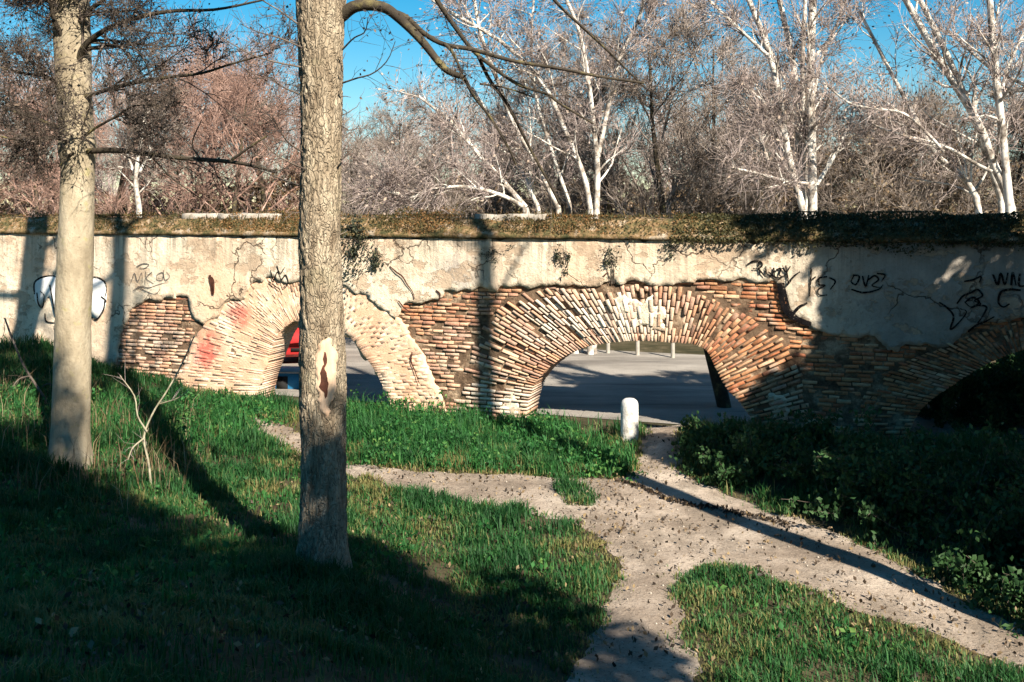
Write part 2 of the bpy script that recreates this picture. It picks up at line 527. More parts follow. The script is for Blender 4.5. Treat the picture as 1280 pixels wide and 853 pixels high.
M['twig_dark'] = noisy('dark_twig', [(.35, (.035, .028, .024)), (.6, (.13, .105, .085)), (.75, (.32, .27, .22))], 3, 0)
m, nt, b, out = nodes_of('pale_bark'); q = NT(nt)
c = q.ramp(q.noise(2.6, 8, .7, q.mapped((1, 1, .8))), [(.36, (.09, .075, .06)), (.45, (.30, .26, .22)), (.55, (.62, .585, .52)), (.75, (.76, .73, .67))])
q.l(c, b.inputs['Base Color']); M['pale_bark'] = m
M['twig_pale'] = noisy('pale_twig', [(.36, (.10, .08, .072)), (.5, (.32, .26, .24)), (.64, (.58, .49, .45))], 2.5, 0)
M['twig_brown'] = noisy('brown_twig', [(.36, (.07, .056, .048)), (.5, (.22, .182, .155)), (.64, (.44, .375, .325))], 2.2, 0)
M['twig_rust'] = noisy('rust_twig', [(.36, (.12, .075, .058)), (.5, (.30, .19, .15)), (.64, (.48, .33, .27))], 2.0, 0)
M['grass'] = leafy('grass_blade', (.012, .058, .016), (.034, .125, .032), (.21, .185, .07))
M['weed'] = leafy('weed_leaf', (.010, .06, .016), (.035, .15, .035), (.13, .24, .06))
M['bramble'] = leafy('bramble_leaf', (.018, .05, .018), (.04, .10, .03), (.09, .16, .07))
M['evergreen'] = leafy('evergreen_leaf', (.015, .035, .012), (.035, .07, .02), (.05, .09, .03), .2)
M['ivy'] = leafy('ivy_leaf', (.012, .018, .014), (.03, .04, .025), (.10, .10, .05), .15)
M['ledge_leaf'] = leafy('ledge_leaf', (.025, .03, .014), (.095, .085, .032), (.29, .15, .06), .3)
M['ledge_leaf_dark'] = leafy('ledge_leaf_dark', (.03, .035, .015), (.075, .07, .028), (.14, .10, .04), .25)
M['dry_leaf'] = leafy('dry_leaf', (.05, .035, .02), (.20, .13, .07), (.34, .27, .17), .25)
M['pale_leaf'] = leafy('clinging_dry_leaf', (.05, .04, .034), (.40, .33, .28), (.52, .40, .30), .3)
M['seed'] = leafy('dark_seed_pod', (.02, .016, .016), (.05, .04, .036), (.16, .12, .09), .1)
M['litter'] = leafy('leaf_litter_leaf', (.015, .012, .01), (.08, .055, .035), (.30, .22, .12), .1)
M['blue'] = noisy('blue_painted_steel', [(.3, (.02, .14, .30)), (.7, (.03, .20, .40))], 2, .004, 30, rough=.5)
M['grey_lid'] = noisy('grey_plastic', [(.3, (.22, .22, .22)), (.7, (.32, .32, .32))], 2, .004, 30, rough=.6)
M['black'] = noisy('black_rubber', [(.3, (.012, .012, .012)), (.7, (.03, .03, .03))], 5, .004, 30, rough=.8)
M['red'] = noisy('red_car_paint', [(.3, (.45, .03, .03)), (.7, (.52, .045, .04))], 2, 0, rough=.3)
M['glass'] = noisy('dark_glass', [(.3, (.02, .025, .03)), (.7, (.03, .035, .04))], 2, 0, rough=.08)
M['lamp'] = noisy('lamp_glass', [(.3, (.7, .7, .7)), (.7, (.8, .8, .8))], 2, 0, rough=.15)
M['post'] = noisy('weathered_post', [(.3, (.22, .20, .17)), (.7, (.42, .40, .35))], 3, .005, 30)

# ------------------------------------------------------------------ world, sun, camera
w = bpy.data.worlds.new('World'); scene.world = w; w.use_nodes = True
wn = w.node_tree; wn.nodes.clear()
sky = wn.nodes.new('ShaderNodeTexSky'); sky.sky_type = 'NISHITA'; sky.sun_disc = False
sky.sun_elevation = ELEV; sky.sun_rotation = R(150); sky.air_density = 1.0; sky.dust_density = .3; sky.ozone_density = 2.0
bg = wn.nodes.new('ShaderNodeBackground'); bg.inputs[1].default_value = .05
wo = wn.nodes.new('ShaderNodeOutputWorld')
hs = wn.nodes.new('ShaderNodeHueSaturation'); hs.inputs['Saturation'].default_value = 1.62; hs.inputs['Hue'].default_value = .485
wn.links.new(sky.outputs[0], hs.inputs['Color']); wn.links.new(hs.outputs[0], bg.inputs[0]); wn.links.new(bg.outputs[0], wo.inputs[0])
sun = bpy.data.lights.new('sun', 'SUN'); sun.energy = 5.0; sun.angle = R(.55); sun.color = (1, .90, .76)
so = bpy.data.objects.new('sun', sun); col.objects.link(so)
so.rotation_euler = L.to_track_quat('Z', 'Y').to_euler(); so.location = (10, -10, 30)
cam = bpy.data.cameras.new('camera'); cam.lens = 36 * F / 1280; cam.sensor_width = 36
cam.shift_y = -(426.5 - HZ) / 1280; cam.clip_end = 3000
co = bpy.data.objects.new('camera', cam); col.objects.link(co)
co.location = (0, 0, CZ); co.rotation_euler = (R(90), 0, 0)
scene.camera = co
scene.view_settings.view_transform = 'Standard'; scene.view_settings.look = 'None'
scene.view_settings.gamma = 1; scene.view_settings.exposure = 1.4
scene.cycles.max_bounces = 5; scene.cycles.diffuse_bounces = 3; scene.cycles.transparent_max_bounces = 8

# ------------------------------------------------------------------ ground, path, road
def axis(segs):
    out = []
    for a, b, st in segs:
        out += list(np.arange(a, b, st))
    out.append(segs[-1][1])
    return np.array(out)
xs = axis([(-600, -60, 60), (-60, -22, 3), (-22, 16, .25), (16, 60, 3), (60, 600, 60)])
ys = axis([(-200, -20, 20), (-20, 5, 1), (5, 28, .25), (28, 60, 1), (60, 150, 6), (150, 900, 75)])
gx, gy = np.meshgrid(xs, ys)
gz = h(gx, gy)
nx, ny = len(xs), len(ys)
mb = MB()
ii = (np.arange(ny - 1)[:, None] * nx + np.arange(nx - 1)[None, :]).ravel()
mb.add(np.stack([gx.ravel(), gy.ravel(), gz.ravel()], 1), np.stack([ii, ii + 1, ii + nx + 1, ii + nx], 1))
tag(mb.build('ground', M['soil'], smooth=True), 'grassy ground sloping down to the old brick wall', 'ground', kind='structure')

path_px = [(300, 520), (345, 527), (380, 545), (440, 580), (500, 588), (560, 592), (650, 594), (720, 599), (770, 600), (796, 585), (802, 560), (806, 535),
           (856, 532), (852, 560), (850, 592), (892, 612), (950, 634), (1030, 660), (1095, 688), (1145, 720), (1200, 750), (1290, 792), (1500, 880),
           (1420, 900), (1290, 838), (1220, 815), (1150, 788), (1060, 760), (985, 730), (930, 712), (880, 706), (856, 722), (850, 760), (862, 810), (880, 880), (880, 940),
           (700, 940), (712, 870), (738, 800), (765, 740), (772, 702), (755, 676), (710, 655), (640, 640), (560, 626), (500, 612), (440, 598), (380, 572), (320, 537)]
path_xy = np.array([gp(a, b)[:2] for a, b in path_px])
path_poly = ragged(path_xy, .12, .17, 1.9, 3.3)
path_coarse = resample(path_xy, .9)
V, Fc, bd = cdt(path_poly, .11)
dp = dist_to_poly(path_poly, V[:, 0], V[:, 1])
fz = np.array([noise.fractal(Vector((v[0] * 1.6, v[1] * 1.6, 2.2)), 1, 2.1, 5) for v in V])
z = h(V[:, 0], V[:, 1]) + .006 + (.018 * fz + .022) * np.clip(dp / .25, 0, 1)
mb = MB(); mb.add(np.stack([V[:, 0], V[:, 1], z], 1), Fc)
tag(mb.build('path', M['path'], smooth=True), 'trodden pale dirt path forking in front of the wall', 'path', kind='structure')

# island of grass inside the fork
isle = np.array([gp(a, b)[:2] for a, b in ((690, 612), (720, 604), (752, 622), (742, 636), (708, 634))])

# road behind the wall: strip between two distances behind the wall plane
mb = MB()
rs = np.arange(-46, 46, 1.0); rd = np.concatenate([np.arange(.74, 11.2, .35)])
G = np.array([[np.append(wall_world(s, 0, d)[:2], 0) for s in rs] for d in rd])
G[..., 2] = h(G[..., 0], G[..., 1]) + .012
nx = len(rs); ii = (np.arange(len(rd) - 1)[:, None] * nx + np.arange(nx - 1)[None, :]).ravel()
mb.add(G.reshape(-1, 3), np.stack([ii, ii + 1, ii + nx + 1, ii + nx], 1))
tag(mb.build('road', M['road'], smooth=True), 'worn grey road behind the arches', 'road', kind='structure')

# ------------------------------------------------------------------ the arcaded wall
T_C = 4.05
wall = empty('arcade_wall', (P0[0], P0[1], 0), -YAW)
tag(wall, 'long weathered brick and plaster wall with low arches, graffiti and a mossy top', 'wall')
I1 = [(318, 520), (320, 500), (325, 475), (334, 450), (342, 430), (352, 412), (370, 400), (395, 393), (415, 400), (430, 412), (445, 428), (460, 448), (474, 470), (487, 500), (492, 520)]
X1 = [(205, 520), (214, 500), (226, 468), (240, 430), (262, 395), (292, 362), (345, 338), (395, 333), (440, 345), (474, 368), (500, 398), (522, 430), (540, 465), (553, 500), (560, 520)]
I2 = [(655, 545), (657, 527), (660, 505), (666, 485), (675, 470), (690, 455), (710, 442), (735, 432), (765, 427), (800, 425), (840, 427), (868, 430), (886, 440), (897, 462), (910, 485), (930, 508), (944, 532), (950, 560)]
X2 = [(588, 540), (585, 522), (580, 500), (580, 470), (588, 440), (602, 412), (625, 385), (660, 366), (720, 358), (790, 356), (850, 358), (893, 372), (933, 394), (972, 418), (996, 449), (1006, 484), (1012, 522), (1016, 560)]
I3 = [(1125, 570), (1140, 530), (1155, 507), (1185, 484), (1220, 462), (1250, 447), (1285, 435), (1330, 428), (1380, 430), (1450, 450), (1500, 490), (1530, 570)]
X3 = [(1045, 570), (1062, 530), (1080, 495), (1110, 462), (1160, 440), (1215, 416), (1285, 398), (1340, 390), (1400, 392), (1490, 412), (1560, 470), (1595, 570)]
def st(lst): return np.array([wall_st(a, b) for a, b in lst])
I1, X1, I2, X2, I3, X3 = map(st, (I1, X1, I2, X2, I3, X3))
S0, S1, TB = -27.0, 15.5, -.35
def arch_cut(I):
    p = spline(I, 40)
    return [(p[0][0], TB)] + [tuple(a) for a in p] + [(p[-1][0], TB)]
body = [(S0, TB)] + arch_cut(I1) + arch_cut(I2) + arch_cut(I3) + [(S1, TB), (S1, 4.1), (S0, 4.1)]
mb = MB(); slab(mb, resample(np.array(body), .3), 0.0, .70, .5, .02, 1.5, back=True)
mb.build('masonry', M['mortar'], wall)

plaster_low = [(-330, 540), (60, 520), (104, 490), (122, 470), (138, 476), (146, 452), (148, 440), (160, 398), (172, 380), (205, 371), (238, 372), (243, 398), (256, 405)] \
    + [(272, 396), (284, 380), (305, 374), (318, 356), (345, 346), (372, 356), (395, 350), (425, 352), (440, 366), (462, 368), (478, 388), (494, 398), (505, 381), (548, 377), (556, 363), (600, 361), (650, 359), (700, 357), (790, 354), (858, 356), (872, 350), (905, 352), (972, 353),
     (978, 372), (986, 392), (1005, 405), (1030, 414), (1075, 424), (1096, 418), (1108, 440), (1135, 432), (1170, 434), (1215, 412), (1285, 394), (1340, 386), (1400, 388), (1490, 408), (1600, 440), (1680, 450)]
pl = [wall_st(a, b) for a, b in plaster_low]
pl_poly = [(S0 + .05, 4.06), (S0 + .05, pl[0][1])] + pl + [(S1 - .05, pl[-1][1]), (S1 - .05, 4.06)]
# ragged only along the lower edge
pr = ragged(np.array(pl_poly), .05, .10, 3.4, 8.0)
pr[:, 1] = np.minimum(pr[:, 1], 4.07)
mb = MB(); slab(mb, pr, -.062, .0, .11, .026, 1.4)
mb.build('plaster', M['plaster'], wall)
# patches of plaster and limewash left on the bricks
mb = MB()
for (cx_, cy_, rx_, ry_) in ((640, 512, 17, 18), (800, 392, 34, 20), (975, 508, 9, 12)):
    c_ = wall_st(cx_, cy_); k_ = 20.3 / F
    ang = np.linspace(0, 2 * math.pi, 28, endpoint=False)
    po = np.stack([c_[0] + rx_ * k_ * np.cos(ang), c_[1] + ry_ * k_ * np.sin(ang)], 1)
    slab(mb, ragged(po, .03, .22, 4.5, cx_ * .01), -.047, .0, .06, .03, 5)
tag(mb.build('plaster_remnant', M['plaster'], wall), 'scattered remnants of cream plaster on the bare bricks')


def brick(mb, q4, d0, d1, tint):
    """q4: four (s,t) corners ccw; worn front face"""
    q4 = np.array(q4) + rng.uniform(-.007, .007, (4, 2))
    c = q4.mean(0)
    ins = c + (q4 - c) * (1 - .007 / np.maximum(np.linalg.norm(q4 - c, axis=1, keepdims=True), .03) * 1.2)
    v = [(a[0], d1, a[1]) for a in q4] + [(a[0], d0 + .010, a[1]) for a in q4] + [(a[0], d0 + rng.uniform(-.010, .012), a[1]) for a in ins]
    f = []
    for i in range(4):
        j = (i + 1) % 4
        f.append((i, j, 4 + j, 4 + i)); f.append((4 + i, 4 + j, 8 + j, 8 + i))
    f.append((8, 9, 10, 11)); f.append((3, 2, 1, 0))
    mb.add(v, np.array(f), tint)


PAL = np.array([(.46, .20, .095), (.40, .15, .07), (.50, .25, .125), (.52, .33, .20), (.34, .13, .07), (.48, .22, .11)])
def brick_tint(s, t, white=0.0, pale=0.0):
    c = PAL[rng.integers(len(PAL))] * rng.uniform(.8, 1.15)
    wv = white * rng.uniform(.4, 1.2)
    c = c * (1 - min(wv, 1)) + np.array((.72, .65, .54)) * min(wv, 1)
    return c


def pxs(s, t):
    p = wall_world(s, t)
    return 640 + F * p[0] / p[1], HZ + F * (CZ - t) / p[1]


def white_at(s, t):
    x, y = pxs(s, t)
    wv = .95 * math.exp(-(((x - 770) / 95) ** 2 + ((y - 397) / 38) ** 2))
    wv += .85 * math.exp(-(((x - 625) / 45) ** 2 + ((y - 505) / 28) ** 2))
    wv += .45 * math.exp(-(((x - 590) / 80) ** 2 + ((y - 450) / 60) ** 2))
    wv += .55 * math.exp(-(((x - 195) / 60) ** 2 + ((y - 430) / 50) ** 2))
    wv += .35 * math.exp(-(((x - 690) / 40) ** 2 + ((y - 400) / 40) ** 2))
    wv += .4 * math.exp(-(((x - 985) / 25) ** 2 + ((y - 500) / 30) ** 2))
    return min(wv, 1)


def ring(I, X, pitch, splits, joint, depth_rng, miss, lime=0.0, mat='brick'):
    n = 300
    a, b_ = spline(I, n), spline(X, n)
    mid = (a + b_) / 2
    arc = np.concatenate([[0], np.cumsum(np.linalg.norm(np.diff(a * .35 + b_ * .65, axis=0), axis=1))])
    K = int(arc[-1] / pitch)
    cuts = np.interp(np.linspace(0, arc[-1], K + 1), arc, np.arange(n))
    def at_(P, u):
        k = min(int(u), n - 2); f = u - k
        return P[k] * (1 - f) + P[k + 1] * f
    mb = MB()
    for k in range(K):
        u0, u1 = cuts[k], cuts[k + 1]
        jw = joint * rng.uniform(.55, 1.5)
        if joint > .02:
            mx_, mt_ = (a[int(u0)] + b_[int(u0)]) / 2
            jw *= 1 - .62 * math.exp(-((pxs(mx_, mt_)[0] - 775) / 62) ** 2) if I is I2 else 1
        du = (u1 - u0) * jw / pitch / 2
        u0, u1 = u0 + du, u1 - du
        off = (.5 / splits) * (k % 2)
        edges = [0.0] + [e + off for e in np.linspace(0, 1, splits + 1)[1:-1]] + [1.0 + rng.uniform(-.08, .03)]
        if k % 2: edges.insert(1, off * .98) if off > .12 else None
        for i in range(len(edges) - 1):
            r0, r1 = edges[i] + (.012 if i else -.015), edges[i + 1] - .012
            if r1 - r0 < .05 or (rng.random() < miss and i > 0): continue
            A, B = at_(a, u0), at_(b_, u0); C, D = at_(a, u1), at_(b_, u1)
            q4 = [A + (B - A) * r0, C + (D - C) * r0, C + (D - C) * r1, A + (B - A) * r1]
            s, t = np.mean(q4, 0)
            if t < -.1: continue
            wv = white_at(s, t)
            tint = brick_tint(s, t, max(wv, lime))
            d0 = -rng.uniform(*depth_rng) - .012 * wv
            if mat == 'brick' and rng.random() < .07 and i: d0 = rng.uniform(-.006, .02)
            brick(mb, q4[::-1] if False else [q4[0], q4[3], q4[2], q4[1]], d0, .69 if i == 0 else .03, tint)
    return mb


mb = ring(I1, X1, .075, 5, .006, (.0410, .0436), 0.0, lime=.5)
slab(mb, ragged(np.vstack([spline(X1, 60), spline(I1, 60)[::-1]]), .05, .16, 3.1, 4.0), -.0405, .0, .15, .010, 3, tint=(.56, .36, .22))
tag(mb.build('arch_ring', M['limewash'], wall), 'smooth limewashed arch ring with red spray paint, behind the big trunk')
mb = ring(I2, X2, .086, 4, .032, (.022, .070), .04)
tag(mb.build('arch_ring', M['brick'], wall), 'eroded arch ring of thin radial bricks over the middle arch')
mb = ring(I3, X3, .086, 4, .030, (.020, .065), .04)
tag(mb.build('arch_ring', M['brick'], wall), 'shaded arch ring of thin radial bricks at the right end')

# horizontal courses wherever neither plaster nor a ring covers the wall
holes = [np.vstack([spline(X, 60), spline(I, 60)[::-1]]) for I, X in ((I1, X1), (I2, X2), (I3, X3))]
opens = [np.array(arch_cut(I)) for I in (I1, I2, I3)]
mb = MB()
course = .082
cand = []
t = -.1; row = 0
while t < 3.45:
    s = S0 + (row % 2) * .15
    hgt = course - rng.uniform(.010, .034)
    while s < S1:
        ln = rng.uniform(.19, .34)
        cand.append((s, t, ln, hgt)); s += ln
    t += course; row += 1
cand = np.array(cand)
cs_, ct_ = cand[:, 0] + cand[:, 2] / 2, cand[:, 1] + cand[:, 3] / 2
ok = np.ones(len(cand), bool); under = np.ones(len(cand), bool)
for o_ in (-.3, 0, .3):
    A = cs_ + o_ * cand[:, 2]
    for p in holes + opens: ok &= ~inside(p, A, ct_)
    under &= inside(pr, A, ct_)
far_in = dist_to_poly(resample(np.array(pl_poly), .5), cs_, ct_) > .28
ok &= ~(under & far_in)
ok &= rng.random(len(cand)) > .08
for (s, t, ln, hgt), cs, ct in zip(cand[ok], cs_[ok], ct_[ok]):
    wob = .018 * noise.noise(Vector((cs * .5, ct * 2, 9)))
    d0 = -rng.uniform(.008, .048)
    brick(mb, [(s, t + wob), (s + ln - .02, t + wob), (s + ln - .02, t + hgt + wob), (s, t + hgt + wob)], d0, .02, brick_tint(cs, ct, white_at(cs, ct)))
mb.build('brickwork', M['brick'], wall)

# parapet with a small cornice and sloping mossy shoulder
prof = [(-.02, 4.045), (-.112, 4.05), (-.118, 4.13), (-.05, 4.19), (.05, 4.28), (.16, 4.40), (.28, 4.46), (.62, 4.48), (.78, 4.36), (.80, 3.9)]
sv = np.arange(S0, S1, .08)
Vv = []
for s in sv:
    for k, (d, t) in enumerate(prof):
        a = .05 if 2 <= k <= 7 else .012
        Vv.append((s, d + a * .6 * noise.fractal(Vector((s * 1.7, k * .6, 1)), 1, 2, 4), t + a * noise.fractal(Vector((s * 1.5, k * .5, 7)), 1, 2, 4)))
k = len(prof); mb = MB()
ii = (np.arange(len(sv) - 1)[:, None] * k + np.arange(k - 1)[None, :]).ravel()
mb.add(Vv, np.stack([ii, ii + k, ii + k + 1, ii + 1], 1))
mb.build('parapet', M['ledge'], wall)
# coping stones on the top, missing at the right end
s = S0 + .3
s_end = wall_st(880, 265)[0]
while s < s_end:
    ln = rng.uniform(.9, 1.7)
    pxm = pxs(s + ln / 2, 4.6)[0]
    if 195 < pxm < 345 or 440 < pxm < 476 or 572 < pxm < 700 or pxm < -60:
        mb = MB()
        a, b_ = s + .012, s + ln - .012
        xs_ = np.linspace(a, b_, 9)
        dz_ = rng.uniform(-.05, .0); pf = [(.20, 4.40), (.20, 4.575 + dz_), (.23, 4.60 + dz_), (.70, 4.61 + dz_), (.73, 4.58 + dz_), (.73, 4.40)]
        vv = [(x, d + .05 * noise.noise(Vector((x * 3, d * 5, t * 3))), t + .045 * noise.noise(Vector((x * 3, d * 5, 3)))) for x in xs_ for d, t in pf]
        ii = (np.arange(8)[:, None] * 6 + np.arange(5)[None, :]).ravel()
        mb.add(vv, [np.stack([ii, ii + 6, ii + 7, ii + 1], 1), np.array([[0, 1, 2, 3, 4, 5]]), np.array([[53, 52, 51, 50, 49, 48]])])
        mb.build('coping_stone', M['stone'], wall)
    s += ln

# uneven mortar bed in which the bricks sit
bed = [(-11, TB)] + arch_cut(I1) + arch_cut(I2) + arch_cut(I3) + [(12.5, TB), (12.5, 3.5), (-11, 3.5)]
Vb, Fb, bdb = cdt(resample(np.array(bed), .09), .075)
dz = vfbm(Vb[:, 0] * 3.1, Vb[:, 1] * 3.1, 3, 4) * .019 + vfbm(Vb[:, 0] * .8, Vb[:, 1] * .8, 9, 2) * .016
sa_, ta_ = wall_st(188, 432)
dz -= .022 * np.exp(-(((Vb[:, 0] - sa_) / 1.3) ** 2 + ((Vb[:, 1] - ta_) / .75) ** 2)) * (.6 + vfbm(Vb[:, 0] * 1.6, Vb[:, 1] * 1.6, 14))
mb = MB(); mb.add(np.stack([Vb[:, 0], np.clip(-.006 + dz, -.048, .004), Vb[:, 1]], 1), Fb)
mb.build('mortar_bed', M['bed'], wall)

# graffiti: painted strokes lying 4 mm off the plaster
def strokes(lines, wpx, d=-.088):
    mb = MB()
    for ln in lines:
        P = np.array([wall_st(a, b, d) for a, b in ln])
        n = max(4, len(ln) * 5)
        P = spline(P, n) if len(P) > 2 else spline(P, 4)
        T = np.gradient(P, axis=0); T /= np.linalg.norm(T, axis=1, keepdims=True) + 1e-9
        Nn = np.stack([-T[:, 1], T[:, 0]], 1)
        ww = wpx * 19.5 / F / 2 * (1 + .25 * np.sin(np.linspace(0, 5, len(P))))
        A, B = P + Nn * ww[:, None], P - Nn * ww[:, None]
        V = [(a[0], d, a[1]) for a in A] + [(a[0], d, a[1]) for a in B]
        m_ = len(P); i = np.arange(m_ - 1)
        mb.add(V, np.stack([i, i + m_, i + m_ + 1, i + 1], 1))
    return mb
tagA = [[(934, 331), (941, 327), (949, 327), (953, 331), (948, 336), (941, 336)], [(948, 328), (950, 343)], [(948, 336), (956, 346)], [(957, 333), (958, 343), (964, 345), (967, 335)], [(967, 335), (968, 346)],
        [(970, 338), (976, 336), (974, 344), (980, 346)], [(978, 335), (983, 340), (988, 333)], [(982, 332), (985, 352), (984, 357)], [(984, 357), (992, 346), (1000, 340)], [(960, 340), (972, 348), (983, 343)]]
tag(strokes(tagA, 1.9).build('graffiti', M['spray'], wall), 'black scrawled name tag above the right side of the middle arch')
mb = strokes([[(976, 354), (979, 372), (984, 388), (996, 399), (1014, 406)]], 8.5)
tag(mb.build('graffiti', M['spray'], wall), 'thick black painted line down the broken plaster edge')
mb = strokes([[(992, 392), (999, 384), (1009, 379)]], 3.0)
tag(mb.build('graffiti', M['spray'], wall), 'short black tick beside the broken plaster edge')
tagB = [[(1014, 335), (1013, 353), (1012, 371)], [(1013, 351), (1020, 346)], [(1034, 346), (1024, 348), (1024, 356), (1031, 357), (1023, 362), (1024, 369), (1034, 369)], [(1036, 347), (1044, 352), (1038, 362)],
        [(1066, 344), (1074, 346), (1070, 356), (1064, 352), (1068, 344)], [(1078, 345), (1082, 358), (1086, 344)], [(1084, 351), (1093, 345), (1098, 350), (1090, 357), (1100, 360)], [(1064, 362), (1080, 366), (1098, 362), (1104, 356)], [(1096, 342), (1106, 344), (1102, 352)]]
tag(strokes(tagB, 1.8).build('graffiti', M['spray'], wall), 'line of black spray letters starting with a tall bar')
tagC = [[(1174, 378), (1184, 385), (1192, 396), (1188, 412), (1200, 402), (1208, 390), (1200, 386)], [(1196, 380), (1204, 370), (1214, 366), (1222, 362), (1228, 370), (1218, 376), (1226, 380), (1212, 386)],
        [(1206, 378), (1216, 372), (1224, 378), (1214, 384), (1206, 378)], [(1222, 382), (1233, 384), (1228, 396), (1222, 404)], [(1210, 415), (1220, 407), (1232, 402), (1243, 396)], [(1205, 352), (1216, 350), (1226, 346), (1224, 354)]]
tag(strokes(tagC, 1.8).build('graffiti', M['spray'], wall), 'tangled black spray tag with an arrow above the right arch')
tagD = [[(1241, 343), (1247, 356), (1251, 342), (1256, 356), (1260, 341)], [(1264, 357), (1266, 341), (1270, 357)], [(1275, 342), (1274, 357), (1284, 357)], [(1276, 363), (1262, 362), (1251, 366), (1248, 378), (1254, 384), (1262, 380)]]
tag(strokes(tagD, 2.2).build('graffiti', M['spray'], wall), 'black spray letters and a hooked line at the right edge')
tagE = [[(170, 334), (178, 330), (186, 331), (180, 336), (171, 335)], [(164, 352), (168, 342), (172, 352), (177, 341), (178, 354)], [(182, 340), (181, 356)], [(190, 340), (183, 348), (192, 355)], [(196, 344), (203, 341), (203, 350), (196, 350), (196, 344)], [(204, 338), (206, 350), (212, 346), (208, 340)],
        [(166, 364), (176, 358), (186, 360), (198, 356), (211, 352)], [(172, 358), (182, 364), (194, 368), (200, 362)]]
tag(strokes(tagE, 1.1).build('graffiti', M['spray_grey'], wall), 'thin grey looping tag on the sunlit plaster at the left')
tagF = [[(338, 338), (342, 350), (347, 340), (352, 352)], [(346, 332), (350, 342), (356, 334)], [(352, 350), (357, 344), (360, 354), (354, 360)], [(336, 352), (344, 358), (350, 362)]]
tag(strokes(tagF, 1.7).build('graffiti', M['spray'], wall), 'small black scrawl left of the big trunk')
# rounded white letters with black outlines at the left
mb = MB()
for po in ([(44, 352), (52, 346), (70, 345), (76, 352), (76, 400), (68, 396), (62, 372), (56, 376), (48, 382), (43, 372)],
           [(108, 350), (118, 347), (129, 351), (133, 360), (131, 385), (122, 398), (112, 392), (108, 372)]):
    P = spline(np.array([wall_st(a, b_, -.082) for a, b_ in po + [po[0]]]), 60)[:-1]
    slab(mb, P, -.0845, -.07, .2, 0)
tag(mb.build('graffiti', M['white_paint'], wall), 'white fill of the rounded letters at the left')
tagG = [[(43, 368), (43, 354), (52, 347), (66, 345), (74, 349)], [(46, 366), (48, 380), (53, 384), (55, 370), (50, 364)], [(62, 356), (65, 372), (69, 394), (74, 398)], [(70, 350), (70, 364)], [(56, 392), (58, 402), (70, 404)],
        [(108, 349), (120, 347), (130, 352), (133, 362), (131, 372)], [(126, 371), (132, 376), (130, 380)], [(131, 374), (129, 388), (120, 400), (112, 394)], [(110, 362), (113, 374), (110, 380)]]
tag(strokes(tagG, 2.4, -.0905).build('graffiti', M['spray'], wall), 'black outline of the rounded letters at the left')
# cracks and holes
mb = strokes([[(263, 347), (266, 352), (266, 368), (264, 360)], [(262, 344), (266, 366)]], 4.5)
tag(mb.build('wall_hole', M['scar_slit'], wall), 'dark vertical hole in the sunlit plaster')
mb = strokes([[(487, 333), (495, 340), (503, 346), (509, 356), (515, 364), (518, 374)], [(498, 376), (506, 386), (518, 392)], [(515, 440), (514, 452), (519, 465), (524, 480)], [(545, 363), (550, 368), (549, 376)], [(754, 346), (760, 340)]], 1.7)
tag(mb.build('wall_crack', M['scar_slit'], wall), 'dark cracks right of the big trunk')

# ------------------------------------------------------------------ growth helpers
def blades(mb, B, H, W, bend, tint, rg):
    n = len(B)
    a = rg.uniform(0, 2 * math.pi, n)
    dx, dy = np.cos(a), np.sin(a)
    sx, sy = -dy, dx
    def P(f, o, wd):
        return np.stack([B[:, 0] + dx * o + sx * wd, B[:, 1] + dy * o + sy * wd, B[:, 2] + H * f], 1)
    o1, o2 = bend * H * .25, bend * H
    v = np.stack([P(-.1, 0, -W), P(-.1, 0, W), P(.55, o1, W * .8), P(.55, o1, -W * .8), P(1 - .25 * np.abs(bend), o2, 0 * W)], 1).reshape(-1, 3)
    i = np.arange(n)[:, None] * 5
    mb.add(v, [np.concatenate([i, i + 1, i + 2, i + 3], 1), np.concatenate([i + 3, i + 2, i + 4], 1)], np.repeat(tint, 5, 0))


def t3(v):
    v = np.asarray(v); return np.stack([v, v, v], 1)


def unit(v):
    return v / (np.linalg.norm(v) + 1e-9)


def branch_poly(p, d, ln, r0, r1, wander, up, rg, n=6):
    P = [np.array(p, float)]; d = unit(np.array(d, float))
    for i in range(n - 1):
        d = unit(d + rg.normal(size=3) * wander + np.array([0, 0, up]))
        P.append(P[-1] + d * ln / (n - 1))
    return np.array(P), np.linspace(r0, r1, n)


def side(d, ang, rg):
    d = unit(d); v = rg.normal(size=3); v -= v.dot(d) * d; v = unit(v)
    return d * math.cos(ang) + v * math.sin(ang)


def sub(polys, per, frac, ang, wander, up, rg, t0=.25, rr=.5, lmin=0.0, flat=0):
    """python-level branching: children of each polyline"""
    out = []
    for P, r in polys:
        total = np.linalg.norm(np.diff(P, axis=0), axis=1).sum()
        k = per if isinstance(per, int) else max(1, int(per * total))
        for t in np.sort(rg.uniform(t0, 1.0, k)):
            u = t * (len(P) - 1); i = min(int(u), len(P) - 2); f = u - i
            p = P[i] * (1 - f) + P[i + 1] * f
            rad = (r[i] * (1 - f) + r[i + 1] * f)
            d = side(P[i + 1] - P[i], R(rg.uniform(*ang)), rg)
            if flat: d[2] *= (1 - flat)
            ln = max(lmin, total * rg.uniform(*frac) * (1.1 - .55 * t))
            out.append(branch_poly(p, d, ln, rad * rr, rad * rr * .3, wander, up, rg))
    return out


